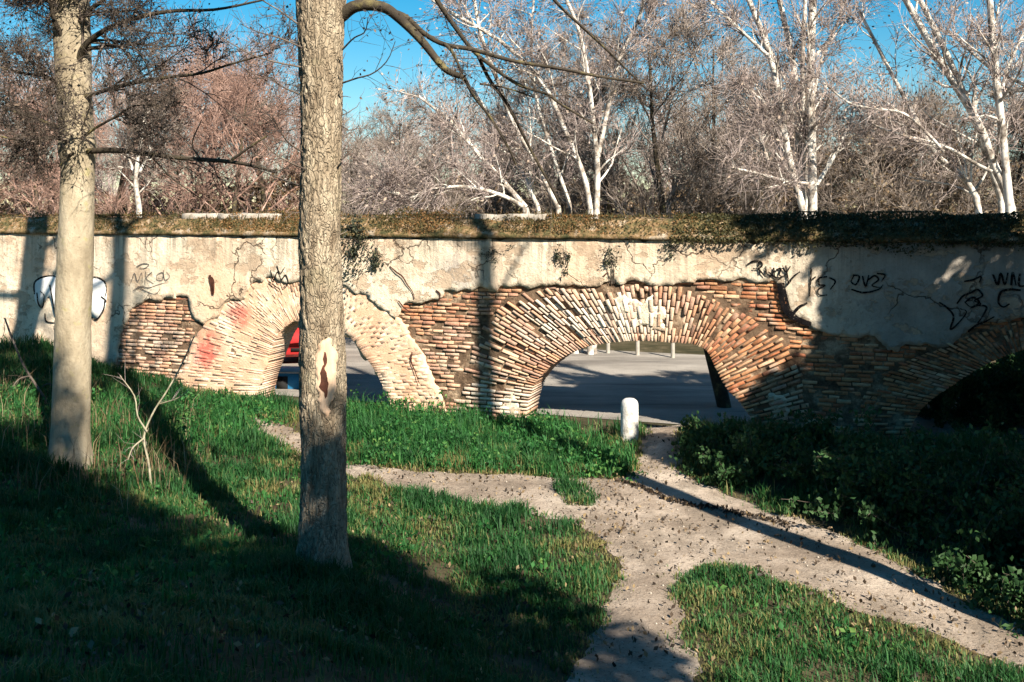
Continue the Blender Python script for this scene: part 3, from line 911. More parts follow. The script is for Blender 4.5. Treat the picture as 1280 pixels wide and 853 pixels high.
def twig_array(polys, per, ln, r, ang, up, rg, t0=.15):
    """numpy-level twigs, 3 points each -> list of (pts, radii)"""
    n = 6
    A = np.array([spline(P, n) if len(P) != n else P for P, _ in polys])
    M_ = len(A)
    ix = np.repeat(np.arange(M_), per)
    u = rg.uniform(t0, .999, len(ix)) * (n - 1); k = u.astype(int); f = (u - k)[:, None]
    p = A[ix, k] * (1 - f) + A[ix, k + 1] * f
    d = A[ix, k + 1] - A[ix, k]; d /= np.linalg.norm(d, axis=1, keepdims=True) + 1e-9
    v = rg.normal(size=p.shape); v -= (v * d).sum(1, keepdims=True) * d; v /= np.linalg.norm(v, axis=1, keepdims=True) + 1e-9
    a = np.radians(rg.uniform(ang[0], ang[1], len(ix)))[:, None]
    d = d * np.cos(a) + v * np.sin(a); d[:, 2] += up
    L_ = rg.uniform(ln[0], ln[1], len(ix))[:, None]
    m1 = p + d * L_ * .5
    m2 = m1 + (d + rg.normal(size=d.shape) * .35 + np.array([0, 0, up])) * L_ * .5
    P = np.stack([p, m1, m2], 1)
    Rr = np.tile(np.array([r, r * .75, r * .35]), (len(ix), 1))
    return list(zip(P, Rr))


def tips(tw, rg, keep=1.0, spread=.05):
    P = np.array([a for a, _ in tw])
    t = rg.uniform(.3, 1, len(P))[:, None]
    C = P[:, 1] * (1 - t) + P[:, 2] * t + rg.normal(size=(len(P), 3)) * spread
    return C[rg.random(len(C)) < keep]


def limb_px(pts, Y0, Y1, w0, w1, n=None):
    """limb drawn through given picture points, at depths Y0..Y1; widths in pixels"""
    k = len(pts)
    P = np.array([at(a, b_, Y0 + (Y1 - Y0) * i / (k - 1)) for i, (a, b_) in enumerate(pts)])
    n = n or max(6, k * 4)
    Q = spline(P, n)
    r = np.linspace(w0 * Y0 / F / 2, w1 * Y1 / F / 2, n)
    return Q, r


def copy_tree(o, loc, rz, sc, label=None):
    c = o.copy(); col.objects.link(c); c.location = loc; c.rotation_euler = (0, 0, rz); c.scale = (sc, sc, sc)
    if label: c['label'] = label
    for ch in list(o.children):
        d = ch.copy(); col.objects.link(d); d.parent = c
    return c


def kid(mb, name, mat, root, smooth=False):
    """part given in world coordinates, parented to an unrotated empty"""
    return mb.build(name, mat, root, smooth, origin=np.array([0, 0, 0])) if False else _kid(mb, name, mat, root, smooth)


def _kid(mb, name, mat, root, smooth):
    off = np.array(root.location)
    mb.V = [v - off for v in mb.V]
    return mb.build(name, mat, root, smooth)


# ------------------------------------------------------------------ the two trees in front
def trunk_mesh(rows, Y, sides, step, amp, fur, rg_seed, ztop_ext=None):
    """rows: (py, px centre, px width) from top to bottom; bark relief in the mesh itself"""
    rows = sorted(rows, key=lambda a: -a[0])
    k = Y / F
    zz = np.array([CZ - (r[0] - HZ) * k for r in rows]); xx = np.array([(r[1] - 640) * k for r in rows]); rr = np.array([r[2] * k / 2 for r in rows])
    if ztop_ext:
        zz = np.append(zz, [a for a, _, _ in ztop_ext]); xx = np.append(xx, [b_ for _, b_, _ in ztop_ext]); rr = np.append(rr, [c_ for _, _, c_ in ztop_ext])
    Z = np.arange(zz[0], zz[-1], step)
    X = np.interp(Z, zz, xx); Rr = np.interp(Z, zz, rr)
    # smooth the profile
    ker = np.ones(9) / 9
    X = np.convolve(np.pad(X, 4, 'edge'), ker, 'valid'); Rr = np.convolve(np.pad(Rr, 4, 'edge'), ker, 'valid')
    V = []
    zb_ = float(h((rows[0][1] - 640) * k, Y))
    for z_, x_, r_ in zip(Z, X, Rr):
        for j in range(sides):
            a = 2 * math.pi * j / sides
            ca, sa = math.cos(a), math.sin(a)
            rough = .55 + .45 * max(0.0, -ca)       # deeper furrows on the left side
            p = Vector((ca * r_ * fur, sa * r_ * fur, z_ * fur * .3 + rg_seed))
            wv = noise.noise(p * .6) * .8
            n1 = 1 - abs(noise.noise(Vector((p.x + wv, p.y + wv, p.z)))) * 2.2
            n2 = noise.noise(Vector((p.x * 2.7, p.y * 2.7, p.z * 4)))
            big = noise.noise(Vector((ca * 1.2, sa * 1.2, z_ * .9 + rg_seed)))
            fl_ = math.exp(-max(z_ - zb_, 0) / .22) * (.5 + .5 * math.sin(5 * a + 1.3 + rg_seed)) * .26
            rad = r_ * (1 + .07 * big + fl_) - amp * rough * max(n1, 0) ** 2 + amp * .35 * n2
            V.append((x_ + ca * rad, Y + sa * rad, z_))
    m_ = len(Z)
    i = (np.arange(m_ - 1)[:, None] * sides); j = np.arange(sides)[None, :]; j2 = (j + 1) % sides
    f = np.stack([i + j, i + j2, i + sides + j2, i + sides + j], -1).reshape(-1, 4)
    mb = MB(); mb.add(V, f)
    return mb


rg = np.random.default_rng(11)
Yb = 11.0
base = gp(403, 705)
big = empty('front_tree', ((403 - 640) / F * Yb, Yb, float(h((403 - 640) / F * Yb, Yb))))
tag(big, 'big front tree with furrowed tan bark and a pale scar, standing in the grass', 'tree')
rows = [(-60, 401, 64), (0, 401, 62), (60, 400, 56), (130, 402, 53), (200, 401, 51), (300, 399, 53), (380, 402, 56), (440, 404, 60), (500, 404, 60), (560, 404, 57), (640, 404, 58), (690, 404, 61), (730, 404, 68), (790, 404, 80)]
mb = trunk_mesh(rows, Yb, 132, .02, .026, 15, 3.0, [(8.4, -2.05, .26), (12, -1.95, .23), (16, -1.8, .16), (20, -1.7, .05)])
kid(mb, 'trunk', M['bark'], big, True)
# oval scar with a dark slit, lying on the bark
def on_trunk(px, py, lift):
    k = Yb / F
    x = (px - 404) * k; r_ = 30 * k * 1.045
    return ((404 - 640) * k + x, Yb - math.sqrt(max(r_ * r_ - x * x, 0.0004)) - lift, CZ - (py - HZ) * k)
def trunk_patch(out, lift, seed, edge_in=.012):
    mb = MB(); P = ragged(np.array(out, float), 3, 4.0, .11, seed)
    V, Fc, bd = cdt(P, 2.5)
    dd = dist_to_poly(P, V[:, 0], V[:, 1])
    vv = [on_trunk(a, b_, lift - edge_in * (1 - min(e / 3, 1))) for (a, b_), e in zip(V, dd)]
    mb.add(vv, Fc[:, ::-1]); return mb
ov = [(412 + 12.5 * math.cos(a) * (1 - .3 * math.sin(a)), 468 + 48 * math.sin(a)) for a in np.linspace(0, 2 * math.pi, 30, endpoint=False)]
sc_ = kid(trunk_patch(ov, .010, 1.0, .03), 'scar', M['scar'], big, True)
tag(sc_, 'pale oval scar of bare wood on the trunk')
sl = [(411, 432), (414, 446), (414, 464), (415, 480), (412, 492), (408, 480), (408, 460), (410, 444)]
mb = trunk_patch(sl, .015, 2.0, .0)
kid(mb, 'slit', M['scar_slit'], big, True)
# limbs
limbs = [limb_px([(424, 22), (445, 8), (478, 9), (500, 24), (528, 52), (556, 86), (580, 97)], 11, 10.6, 17, 7, 30),
         limb_px([(488, 14), (508, 22), (530, 42), (556, 56), (590, 62), (640, 76), (700, 86), (750, 96), (805, 104)], 10.9, 11.4, 8, 3, 30),
         limb_px([(556, 55), (566, 66), (578, 92)], 11, 10.7, 5, 3, 8)]
mb = MB(); mb.tubes(limbs, 9)
kid(mb, 'limb', M['branch'], big, True)
limbs2 = [limb_px([(530, -30), (546, 0), (566, 30), (590, 62), (616, 84), (648, 106), (684, 118), (700, 130), (742, 155)], 11.2, 11.6, 7, 2.5, 26),
          limb_px([(596, 66), (612, 100), (634, 130), (652, 165), (668, 196), (688, 232), (700, 256)], 11.4, 12.2, 5, 3, 22),
          limb_px([(580, 97), (592, 120), (612, 146), (632, 178), (645, 206)], 10.7, 11.2, 4.5, 2.5, 18),
          limb_px([(600, 105), (632, 110), (668, 122)], 11.3, 11.6, 3, 1.6, 10),
          limb_px([(676, -20), (700, 8), (730, 36), (760, 64), (786, 90), (806, 110)], 11.6, 12.3, 4.5, 2, 18)]
mb = MB(); mb.tubes(limbs2, 7)
kid(mb, 'limb', M['branch'], big, True)
spurs = []
for pts in ([(376, 84), (345, 78), (318, 70), (295, 58), (272, 44)], [(378, 60), (350, 48), (322, 40), (300, 30)], [(374, 118), (352, 108), (338, 96)], [(378, 190), (360, 178), (348, 160), (340, 144)], [(382, 212), (356, 200), (336, 186), (322, 168)],
            [(374, 232), (352, 224), (322, 212)], [(428, 104), (446, 98), (466, 92), (484, 76), (494, 52)], [(428, 62), (442, 48), (456, 40), (460, 22)], [(426, 200), (440, 188), (452, 170)], [(372, 30), (350, 14), (330, 2), (308, -12)]):
    spurs.append(limb_px(pts, 10.8, 10.2 + rg.uniform(0, 1.4), 2.6, 1.0, 12))
for k in range(12):                                   # short dead spurs of the trunk
    py = rg.uniform(40, 300); a = rg.choice([0.15, math.pi - .2, math.pi + .3, -.3]) + rg.normal() * .25
    c = at(401, py, Yb)
    d = np.array([math.cos(a), math.sin(a), rg.uniform(-.3, .6)])
    spurs.append(branch_poly(c + d * np.array([.2, .2, 0]), d, rg.uniform(.12, .45), .007, .003, .25, .03, rg))
tw = twig_array(limbs + limbs2, 16, (.25, .8), .0045, (25, 65), -.03, rg) + twig_array(spurs[:10], 9, (.15, .45), .0035, (25, 65), .05, rg)
mb = MB(); mb.tubes([s for s in spurs], 5); mb.tubes(tw, 3)
tw2 = twig_array(tw, 2, (.08, .25), .0028, (25, 60), 0, rg); mb.tubes(tw2, 3)
kid(mb, 'twigs', M['twig_dark'], big)
mb = MB(); C = tips(tw + tw2, rg, .55); mb.leaves(C, rg.uniform(.012, .028, len(C)), t3(rg.random(len(C))), rg=rg)
tag(kid(mb, 'seed_pods', M['seed'], big), kind='stuff')
# higher crown, above the picture: its thin shadows fall on the wall
up_l = [branch_poly((-1.95, 11, 9.5 + .8 * i), (math.cos(i * 2.4), math.sin(i * 2.4), .7), rg.uniform(2, 3.6), .09, .02, .12, .05, rg) for i in range(11)]
up_b = sub(up_l, 5, (.3, .5), (30, 60), .15, .05, rg)
mb = MB(); mb.tubes(up_l, 6); mb.tubes(up_b, 4); mb.tubes(twig_array(up_b, 8, (.3, .8), .005, (25, 60), .05, rg), 3)
kid(mb, 'crown', M['branch'], big)

# left tree
Yl = 16.5
def lp(p, a, b_, w0, w1, n=None): return limb_px(p, a + 2.5, b_ + 2.5, w0, w1, n)
lt = empty('front_tree', ((90 - 640) / F * Yl, Yl, float(h((90 - 640) / F * Yl, Yl))))
tag(lt, 'slimmer front tree at the left with smooth tan trunk and twiggy crown', 'tree')
rows = [(-80, 84, 48), (0, 87, 46), (60, 91, 43), (120, 93, 41), (165, 96, 40), (186, 97, 47), (205, 98, 40), (300, 95, 42), (400, 91, 43), (500, 89, 45), (540, 88, 47), (575, 88, 49), (600, 88, 53), (640, 88, 60)]
mb = trunk_mesh(rows, Yl, 80, .03, .008, 8, 9.0, [(10, -7.1, .28), (14, -6.7, .25), (18, -6.4, .16), (22, -6.2, .04)])
kid(mb, 'trunk', M['bark_smooth'], lt, True)
L1 = [lp([(100, 190), (140, 188), (180, 192), (230, 198), (285, 202), (318, 208), (346, 216)], 13.9, 12.6, 8, 3.5, 26),
      lp([(290, 200), (312, 184), (334, 170)], 12.9, 12.7, 4, 2, 8),
      lp([(102, 122), (150, 108), (200, 98), (250, 92), (290, 80), (340, 66)], 13.9, 12.9, 6, 2, 22),
      lp([(96, 88), (104, 60), (128, 40), (165, 24), (215, 14), (270, 12), (330, 0)], 13.9, 13.0, 9, 2.5, 24),
      lp([(92, 80), (80, 50), (66, 20), (58, -30)], 14, 13.4, 9, 4, 12),
      lp([(84, 112), (58, 96), (30, 92), (0, 84), (-30, 70)], 13.9, 13.2, 5, 2, 16),
      lp([(84, 165), (50, 150), (18, 140), (-20, 128)], 13.9, 13.0, 5, 2, 16),
      lp([(94, 180), (62, 172), (28, 176), (-10, 168)], 13.8, 12.8, 4, 2, 16),
      lp([(100, 186), (84, 196), (74, 208)], 13.8, 13.5, 4, 2, 8),
      lp([(98, 176), (120, 160), (145, 146), (170, 132), (214, 134)], 13.8, 13.2, 4, 2, 16),
      lp([(250, 198), (240, 180), (252, 150)], 13.2, 13.2, 2.5, 1.2, 10),
      lp([(190, 196), (214, 222), (250, 248)], 13.4, 13.2, 2.6, 1.2, 10),
      lp([(92, 30), (130, 0), (180, -30)], 13.9, 13.2, 7, 3, 10), lp([(88, 10), (40, -10), (0, -40)], 13.9, 13.2, 7, 3, 10)]
mb = MB(); mb.tubes(L1, 7)
kid(mb, 'limb', M['branch'], lt, True)
up2 = [branch_poly((-7.1 + .07 * i, 16.5, 9.5 + .9 * i), (math.cos(i * 2.4 + 1), math.sin(i * 2.4 + 1), .8), rg.uniform(2, 3.6), .09, .02, .12, .05, rg) for i in range(11)]
up3 = sub(up2, 5, (.3, .5), (30, 60), .15, .05, rg)
mb = MB(); mb.tubes(up2, 6); mb.tubes(up3, 4); mb.tubes(twig_array(up3, 8, (.3, .8), .005, (25, 60), .05, rg), 3)
kid(mb, 'crown', M['branch'], lt)
rg = np.random.default_rng(5)
b2 = sub([L1[i] for i in (2, 3, 4, 5, 6, 7, 9, 12, 13)] * 1, 11, (.25, .55), (25, 70), .2, .02, rg, .1, .5, .4)
b2 += sub(b2, 3, (.4, .8), (25, 65), .2, .02, rg, .15, .6, .3)
b2 += sub([L1[0]], 7, (.15, .3), (25, 65), .18, .02, rg, .1, .4, .25)
tw = twig_array(b2, 11, (.15, .5), .0055, (25, 65), .02, rg)
tw2 = twig_array(tw, 2, (.08, .25), .0042, (25, 60), .02, rg)
mb = MB(); mb.tubes(b2, 4); mb.tubes(tw, 3); mb.tubes(tw2, 3)
kid(mb, 'twigs', M['twig_dark'], lt)
mb = MB(); C = tips(tw + tw2, rg, .5); mb.leaves(C, rg.uniform(.014, .036, len(C)), t3(rg.random(len(C)) ** .8), rg=rg)
tag(kid(mb, 'seed_pods', M['seed'], lt), kind='stuff')

# ------------------------------------------------------------------ pale trees behind the wall
def pale_tree(name, label, stems, Y, seed, bark, twigm, leaf=.5, per=10, cat='tree', tl=(.35, 1.1), dens=9, extra_low=0):
    rg = np.random.default_rng(seed)
    polys = [limb_px(p, Y + dy, Y + dy + rg.uniform(-1.2, 1.2), w0, w1, 16) for (p, w0, w1, dy) in stems]
    b0 = polys[0][0][0]
    root = empty(name, (b0[0], b0[1], float(h(b0[0], b0[1]))))
    tag(root, label, cat)
    # bring every stem that starts low down to the ground
    foot = []
    for P, r in polys:
        if P[0][2] < 5.2:
            g = np.array([b0[0] + (P[0][0] - b0[0]) * .45, P[0][1] * .5 + b0[1] * .5, float(h(P[0][0], P[0][1])) - .1])
            foot.append((spline([g, (g + P[0]) / 2 + rg.normal(size=3) * .05, P[0]], 6), np.full(6, r[0]) * np.linspace(1.25, 1, 6)))
    for (P, r), i in zip(polys, range(len(polys))):
        mb = MB(); mb.tubes([(P, r)], 7)
        kid(mb, 'stem', M[bark], root, True)
    if foot:
        mb = MB(); mb.tubes(foot, 8); kid(mb, 'trunk', M[bark], root, True)
    b1 = sub(polys, per, (.14, .38), (25, 60), .14, .05, rg, .12, .45, .8)
    b2 = sub(b1, 5, (.3, .6), (25, 60), .18, .04, rg, .15, .55, .4)
    tw = twig_array(b2, int(dens * .72), tl, .0085, (20, 60), .04, rg)
    mb = MB(); mb.tubes(b1, 5)
    tag(kid(mb, 'branches', M[bark], root), kind='stuff')
    mb = MB(); mb.tubes(b2, 3)
    tag(kid(mb, 'small_branches', M[twigm], root), kind='stuff')
    mb = MB(); mb.tubes(tw, 3)
    kid(mb, 'twigs', M[twigm], root)
    if leaf:
        mb = MB(); C = tips(tw, rg, leaf, .02); mb.leaves(C, rg.uniform(.03, .068, len(C)), t3(rg.random(len(C))), rg=rg)
        kid(mb, 'dry_leaves', M['pale_leaf'], root)
    return root


pale_tree('pale_tree', 'white barked tree with a straight upright stem standing behind the mossy right wall top', [
    ([(1016, 278), (1015, 200), (1013, 100), (1016, 0), (1017, -60)], 12, 9, 0),
    ([(1008, 272), (1000, 210), (996, 120), (988, 62), (972, -10), (962, -60)], 9, 6, .6),
    ([(1004, 262), (985, 190), (972, 110), (957, 52), (936, 0), (920, -40)], 9, 6, -.6),
    ([(1010, 268), (1006, 190), (1003, 80), (1008, -20)], 7, 5, .9),
    ([(984, 176), (966, 140), (938, 113)], 6, 3, -.6), ([(960, 202), (950, 168), (940, 134)], 5, 3, -1),
    ([(959, 69), (926, 38), (886, 0)], 5, 3, -.6), ([(1010, 230), (985, 227), (943, 216), (915, 210)], 5, 2.5, -1),
    ([(1020, 232), (1040, 200), (1056, 168), (1064, 150)], 6, 3, .3), ([(1018, 120), (1026, 76), (1046, 31), (1056, 0)], 4, 2.5, .3)], 31, 21, 'pale_bark', 'twig_pale', .6, 12)
pale_tree('pale_tree', 'white barked tree with several leaning stems behind the wall at the far right', [
    ([(1267, 278), (1258, 240), (1242, 206), (1225, 158), (1198, 113), (1167, 62), (1136, 7), (1110, -40)], 12, 7, 0),
    ([(1252, 250), (1232, 190), (1210, 130), (1184, 69), (1150, 0), (1136, -30)], 9, 6, .8),
    ([(1262, 262), (1256, 200), (1250, 140), (1244, 86), (1237, 0), (1236, -40)], 11, 7, -.5),
    ([(1224, 274), (1218, 241), (1196, 214), (1170, 193), (1150, 158), (1115, 93), (1074, 14)], 9, 4, .4),
    ([(1252, 112), (1262, 80), (1280, 40)], 5, 3, -.5), ([(1310, 130), (1280, 106), (1239, 86), (1184, 38)], 6, 3, -.8),
    ([(1240, 215), (1220, 205), (1195, 190), (1172, 180), (1140, 172), (1100, 160), (1085, 150)], 5, 2.5, -1),
    ([(1180, 190), (1162, 170), (1130, 142), (1090, 136), (1060, 128), (1030, 104)], 4, 2, -1.2)], 30, 22, 'pale_bark', 'twig_pale', .6, 12)
pale_tree('pale_tree', 'pale tree behind the wall whose thin stems fan out to the left', [
    ([(738, 262), (730, 220), (706, 162), (678, 103), (626, 52), (571, 20), (540, 0)], 7, 4, 0),
    ([(657, 260), (626, 224), (592, 186), (560, 150), (520, 118)], 8, 3, -.6),
    ([(655, 259), (626, 244), (585, 234), (544, 236), (513, 248)], 6, 3, -1), ([(513, 249), (496, 243), (482, 240)], 3, 2, -1),
    ([(698, 260), (668, 200), (640, 150), (618, 90), (600, 40), (590, -20)], 7, 4, .5),
    ([(672, 258), (650, 210), (625, 165), (590, 110)], 6, 3, .9),
    ([(746, 262), (747, 210), (743, 165), (736, 103), (724, 40), (700, -20)], 8, 4, .3),
    ([(748, 196), (760, 134), (772, 80), (800, 20), (806, -20)], 6, 4, .6),
    ([(712, 255), (690, 190), (672, 130), (664, 60), (668, -10)], 5, 3, 1.0)], 30.5, 23, 'pale_bark', 'twig_pale', .8, 14, dens=12)
pale_tree('pale_tree', 'small pale forked tree behind the wall between the two front trunks', [
    ([(174, 262), (170, 230), (172, 200), (178, 165), (182, 140)], 7, 3, 0), ([(172, 225), (160, 195), (157, 168)], 4, 2, .3), ([(175, 215), (186, 190), (190, 160)], 4, 2, -.3)], 32, 24, 'pale_bark', 'twig_brown', .2, 8)

# brown and rust trees a little further back
def proto_tree(name, label, seed, H, spread, twigm, bark, leaf, leafm, n_l=16, dens=9, group=None):
    rg = np.random.default_rng(seed)
    root = empty(name, (0, 0, 0)); tag(root, label, 'tree', group)
    tr = [branch_poly((0, 0, -.2), (rg.normal() * .05, rg.normal() * .05, 1), H * .92, H * .016, H * .003, .05, .12, rg, 9)]
    mb = MB(); mb.tubes(tr, 7); mb.build('trunk', M[bark], root, True)
    b1 = sub(tr, n_l, (.26 * spread, .46 * spread), (25, 58), .12, .1, rg, .16, .5)
    b2 = sub(b1, 6, (.3, .55), (25, 60), .16, .07, rg, .15, .5)
    b3 = sub(b2, 3, (.4, .7), (25, 60), .18, .05, rg, .15, .6)
    tw = twig_array(b2 + b3, dens, (.4, 1.2), .011, (20, 60), .06, rg)
    mb = MB(); mb.tubes(b1, 5); mb.tubes(b2, 4); mb.tubes(b3, 3); mb.tubes(tw, 3)
    mb.build('crown', M[twigm], root)
    if leaf:
        mb = MB(); C = tips(tw, rg, leaf, .03); mb.leaves(C, rg.uniform(.03, .085, len(C)), t3(rg.random(len(C))), rg=rg)
        mb.build('dry_leaves', M[leafm], root)
    return root

def place(root, px, Y, sc, rz):
    x = (px - 640) / F * Y
    root.location = (x, Y, float(h(x, Y))); root.rotation_euler = (0, 0, rz); root.scale = (sc, sc, sc)

rust = proto_tree('rust_tree', 'rust brown bare tree with dense fine twigs behind the left of the wall', 31, 11.0, 1.15, 'twig_rust', 'branch', .0, 'dry_leaf', 18, 8, 'rust brown trees beyond the left wall')
place(rust, 215, 43, 1.0, 0)
for px, Y, sc, rz in ((290, 41, .93, 2.0), (335, 46, 1.02, 4.1), (140, 45, 1.0, 1.2), (50, 43, .9, 3.0), (-40, 44, 1.0, 5.0), (255, 50, 1.08, .6)):
    c = copy_tree(rust, (0, 0, 0), 0, 1); place(c, px, Y, sc, rz)
brown = proto_tree('brown_tree', 'grey brown bare tree holding dry leaves behind the middle of the wall', 32, 11.5, 1.2, 'twig_brown', 'branch', .16, 'dry_leaf', 18, 8, 'grey brown trees beyond the wall')
place(brown, 840, 36, 1.0, 0)
for px, Y, sc, rz in ((775, 40, .95, 1.0), (895, 41, .92, 2.2), (690, 42, .85, 3.1), (620, 44, .72, 4.4), (560, 43, .62, .4), (490, 46, .7, 5.3), (440, 44, .62, 2.6), (930, 38, .75, 3.9)):
    c = copy_tree(brown, (0, 0, 0), 0, 1); place(c, px, Y, sc, rz)
tan = proto_tree('tan_bush', 'low tan leafed bushy tree behind the wall, between the white barked trees', 33, 6.9, 1.25, 'twig_brown', 'branch', .55, 'dry_leaf', 16, 7, 'low tan leafed trees beyond the right wall')
place(tan, 1085, 37, 1.0, 0)
for px, Y, sc, rz in ((1140, 40, 1.02, 1.0), (1030, 41, 1.05, 2.2), (1200, 38, .98, 3.1), (1270, 40, 1.05, 4.4), (1350, 38, 1.0, 1.9), (960, 42, 1.1, .3)):
    c = copy_tree(tan, (0, 0, 0), 0, 1); place(c, px, Y, sc, rz)

# the wood further off, read as one mass
rg = np.random.default_rng(41)
mb1 = MB(); 
stems = []; b1a = []
for k in range(95):
    Y = rg.uniform(52, 85); px = rg.uniform(-350, 1650)
    x = (px - 640) / F * Y; z0 = float(h(x, Y))
    top_py = np.interp(px, [-300, 200, 360, 430, 520, 700, 900, 1000, 1150, 1300, 1600], [90, 105, 135, 185, 175, 125, 140, 185, 205, 185, 160]) + rg.uniform(-10, 30)
    Hh = CZ + (HZ - top_py) / F * Y - z0
    tr = branch_poly((x, Y, z0), (rg.normal() * .06, rg.normal() * .06, 1), Hh, .13, .03, .05, .1, rg)
    stems.append(tr)
    b1a += sub([tr], 16, (.2, .42), (25, 55), .12, .1, rg, .08, .45)
tw = twig_array(b1a, 26, (.5, 1.7), .02, (20, 65), .06, rg)
mb1.tubes(stems, 5); mb1.tubes(b1a, 3); mb1.tubes(tw, 3)
tag(mb1.build('far_wood', M['twig_pale']), 'far brown bare wood beyond the road', 'wood', kind='stuff')
# dark undergrowth under that wood, seen through the arches
mb = MB(); n = 26000
px = rg.uniform(-300, 1600, n); Y = rg.uniform(35.5, 44, n)
X = (px - 640) / F * Y
Z = h(X, Y) + rg.uniform(0, 1, n) ** 1.3 * (.9 + 1.4 * np.array([noise.noise(Vector((a * .5, b_ * .5, 2))) for a, b_ in zip(X, Y)]).clip(-.4, 1))
mb.leaves(np.stack([X, Y, Z], 1), rg.uniform(.06, .16, n), t3(rg.random(n)), rg=rg)
tag(mb.build('undergrowth', M['bramble']), 'dark undergrowth along the far side of the road', 'undergrowth', kind='stuff')

mb = MB(); n = 46000
px = rg.uniform(-300, 1600, n); Y = rg.uniform(46, 54, n); X = (px - 640) / F * Y
hh_ = np.array([4.2 + 2.6 * noise.fractal(Vector((a * .22, 3, 2)), 1, 2, 3) for a in X])
Z = h(X, Y) + rg.uniform(0, 1, n) * hh_
mb.leaves(np.stack([X, Y, Z], 1), rg.uniform(.08, .22, n), t3(rg.random(n) ** 1.3 * .8), rg=rg)
tag(mb.build('thicket', M['dry_leaf']), 'brown leafy thicket at the foot of the far wood', 'thicket', kind='stuff')

# ------------------------------------------------------------------ unseen trees: evergreens added and shaped to cast shade, bare trunks outside the view
def evergreen(name, label, c, a, qc, rc, rq, n, leaf, seed, trunk_r=.22, blobs=26, group=None):
    rg = np.random.default_rng(seed)
    x, y = .866 * c + .5 * a, .5 * c - .866 * a
    z0 = float(h(x, y)); zc = qc + a * math.tan(ELEV)
    root = empty(name, (x, y, z0)); tag(root, label, 'tree', group)
    tr = branch_poly((0, 0, -.2), (0, 0, 1), zc - z0 + rq * .5, trunk_r, trunk_r * .3, .02, .1, rg, 8)
    mb = MB(); mb.tubes([tr], 9); mb.build('trunk', M['branch'], root, True)
    cl = rg.normal(size=(blobs, 3)); cl /= np.linalg.norm(cl, axis=1, keepdims=True); cl *= rg.uniform(.25, .85, (blobs, 1)) ** .7
    sz = rg.uniform(.28, .5, blobs)
    ix = rg.integers(0, blobs, n)
    d = rg.normal(size=(n, 3)); d /= np.linalg.norm(d, axis=1, keepdims=True); d *= rg.uniform(.2, 1, (n, 1)) ** .5
    C = (cl[ix] + d * sz[ix][:, None]) * np.array([rc, rc, rq]) + np.array([0, 0, zc - z0])
    mb = MB(); lim = [(np.array([np.array([0, 0, zc - z0 - rq * .6 + .4 * rg.random()]), (np.array([0, 0, zc - z0]) + k * np.array([rc, rc, rq])) * .5 + np.array([0, 0, (zc - z0) * .5 - .2]) * 1.0, k * np.array([rc, rc, rq]) + np.array([0, 0, zc - z0])]), np.array([.06, .04, .015])) for k in cl]
    mb.tubes(lim, 5); mb.build('limbs', M['branch'], root)
    mb = MB(); mb.leaves(C, rg.uniform(leaf * .7, leaf * 1.3, n), t3(rg.random(n)), rg=rg); mb.build('foliage', M['evergreen'], root)
    return root

g1 = 'unseen evergreens added behind the viewpoint for shade'
lab = 'dense dark evergreen tree added unseen behind the viewpoint to shade the grass'
for c, a, qc, rc, rq, sd in ((4.0, 4, 6.6, 2.0, 3.7, 1), (1.0, 4.5, 10.6, 2.1, 5.0, 2), (-.6, 4.2, 4.6, 2.4, 2.6, 6), (2.6, 4.2, 4.4, 2.2, 2.6, 7), (-4.5, 4.6, 5.0, 2.6, 3.0, 8), (-2.6, 5, 10.5, 3.2, 5.6, 3), (-7.5, 5, 10.5, 3.4, 6.2, 4), (-13, 6, 11.5, 3.6, 6, 5)):
    evergreen('unseen_evergreen', lab, c, a, qc, rc, rq, 26000, .13, 50 + sd, group=g1)  # unseen casters, added so their crowns darken the foreground grass
evergreen('unseen_evergreen', 'unseen bushy evergreen tree just right of the view, shaped to shade the path edge', 11.75, -4, 7.5, 1.1, 4.1, 24000, .12, 61)  # this and the next evergreens are unseen, sized by the shade they cast
evergreen('unseen_evergreen', 'taller unseen bushy evergreen right of the view, shaped to shade the path under the arch', 12.65, -4, 8.6, 1.1, 4.1, 22000, .12, 65)
evergreen('unseen_evergreen', 'second unseen bushy evergreen right of the view, shaped to shade the brambles', 13.95, -4.3, 8.1, 1.15, 4.0, 22000, .12, 64)
evergreen('unseen_evergreen', 'lower unseen evergreen tree right of the view, shaped to shade the right arch', 15.9, -4, 7.8, 1.9, 4.0, 26000, .12, 62)
evergreen('unseen_dapple_tree', 'thin crowned unseen evergreen added right of the view to dapple the grey plaster', 15.7, -6, 15.0, 2.2, 2.2, 8000, .12, 63, .2)
evergreen('unseen_dapple_tree', 'narrow unseen evergreen added right of the view, nearer the wall, to dapple the plaster', 15.05, -6.6, 12.6, .85, 3.4, 3600, .12, 66, .2)  # unseen foliage, added only to dapple the wall
def bare_tree(label, c, a, r0, H, seed, lean=(0, 0)):
    rg = np.random.default_rng(seed)
    x, y = .866 * c + .5 * a, .5 * c - .866 * a
    root = empty('bare_tree', (x, y, float(h(x, y)))); tag(root, label, 'tree')
    tr = branch_poly((0, 0, -.2), (lean[0], lean[1], 1), H, r0, r0 * .55, .012, .1, rg, 10)
    mb = MB(); mb.tubes([tr], 12); mb.build('trunk', M['bark_smooth'], root, True)
    b1 = sub([tr], 8, (.12, .22), (30, 55), .12, .1, rg, .72, .4); b2 = sub(b1, 4, (.3, .5), (25, 55), .15, .05, rg)
    mb = MB(); mb.tubes(b1, 6); mb.tubes(b2, 4); mb.build('crown', M['branch'], root)
bare_tree('tall bare tree right of the view whose trunk shadow crosses the path', 10.05, -5, .22, 17, 71)
bare_tree('bare trunk right of the view, nearer the wall, shading the grey plaster', 14.65, -6, .30, 16, 72, (.01, 0))
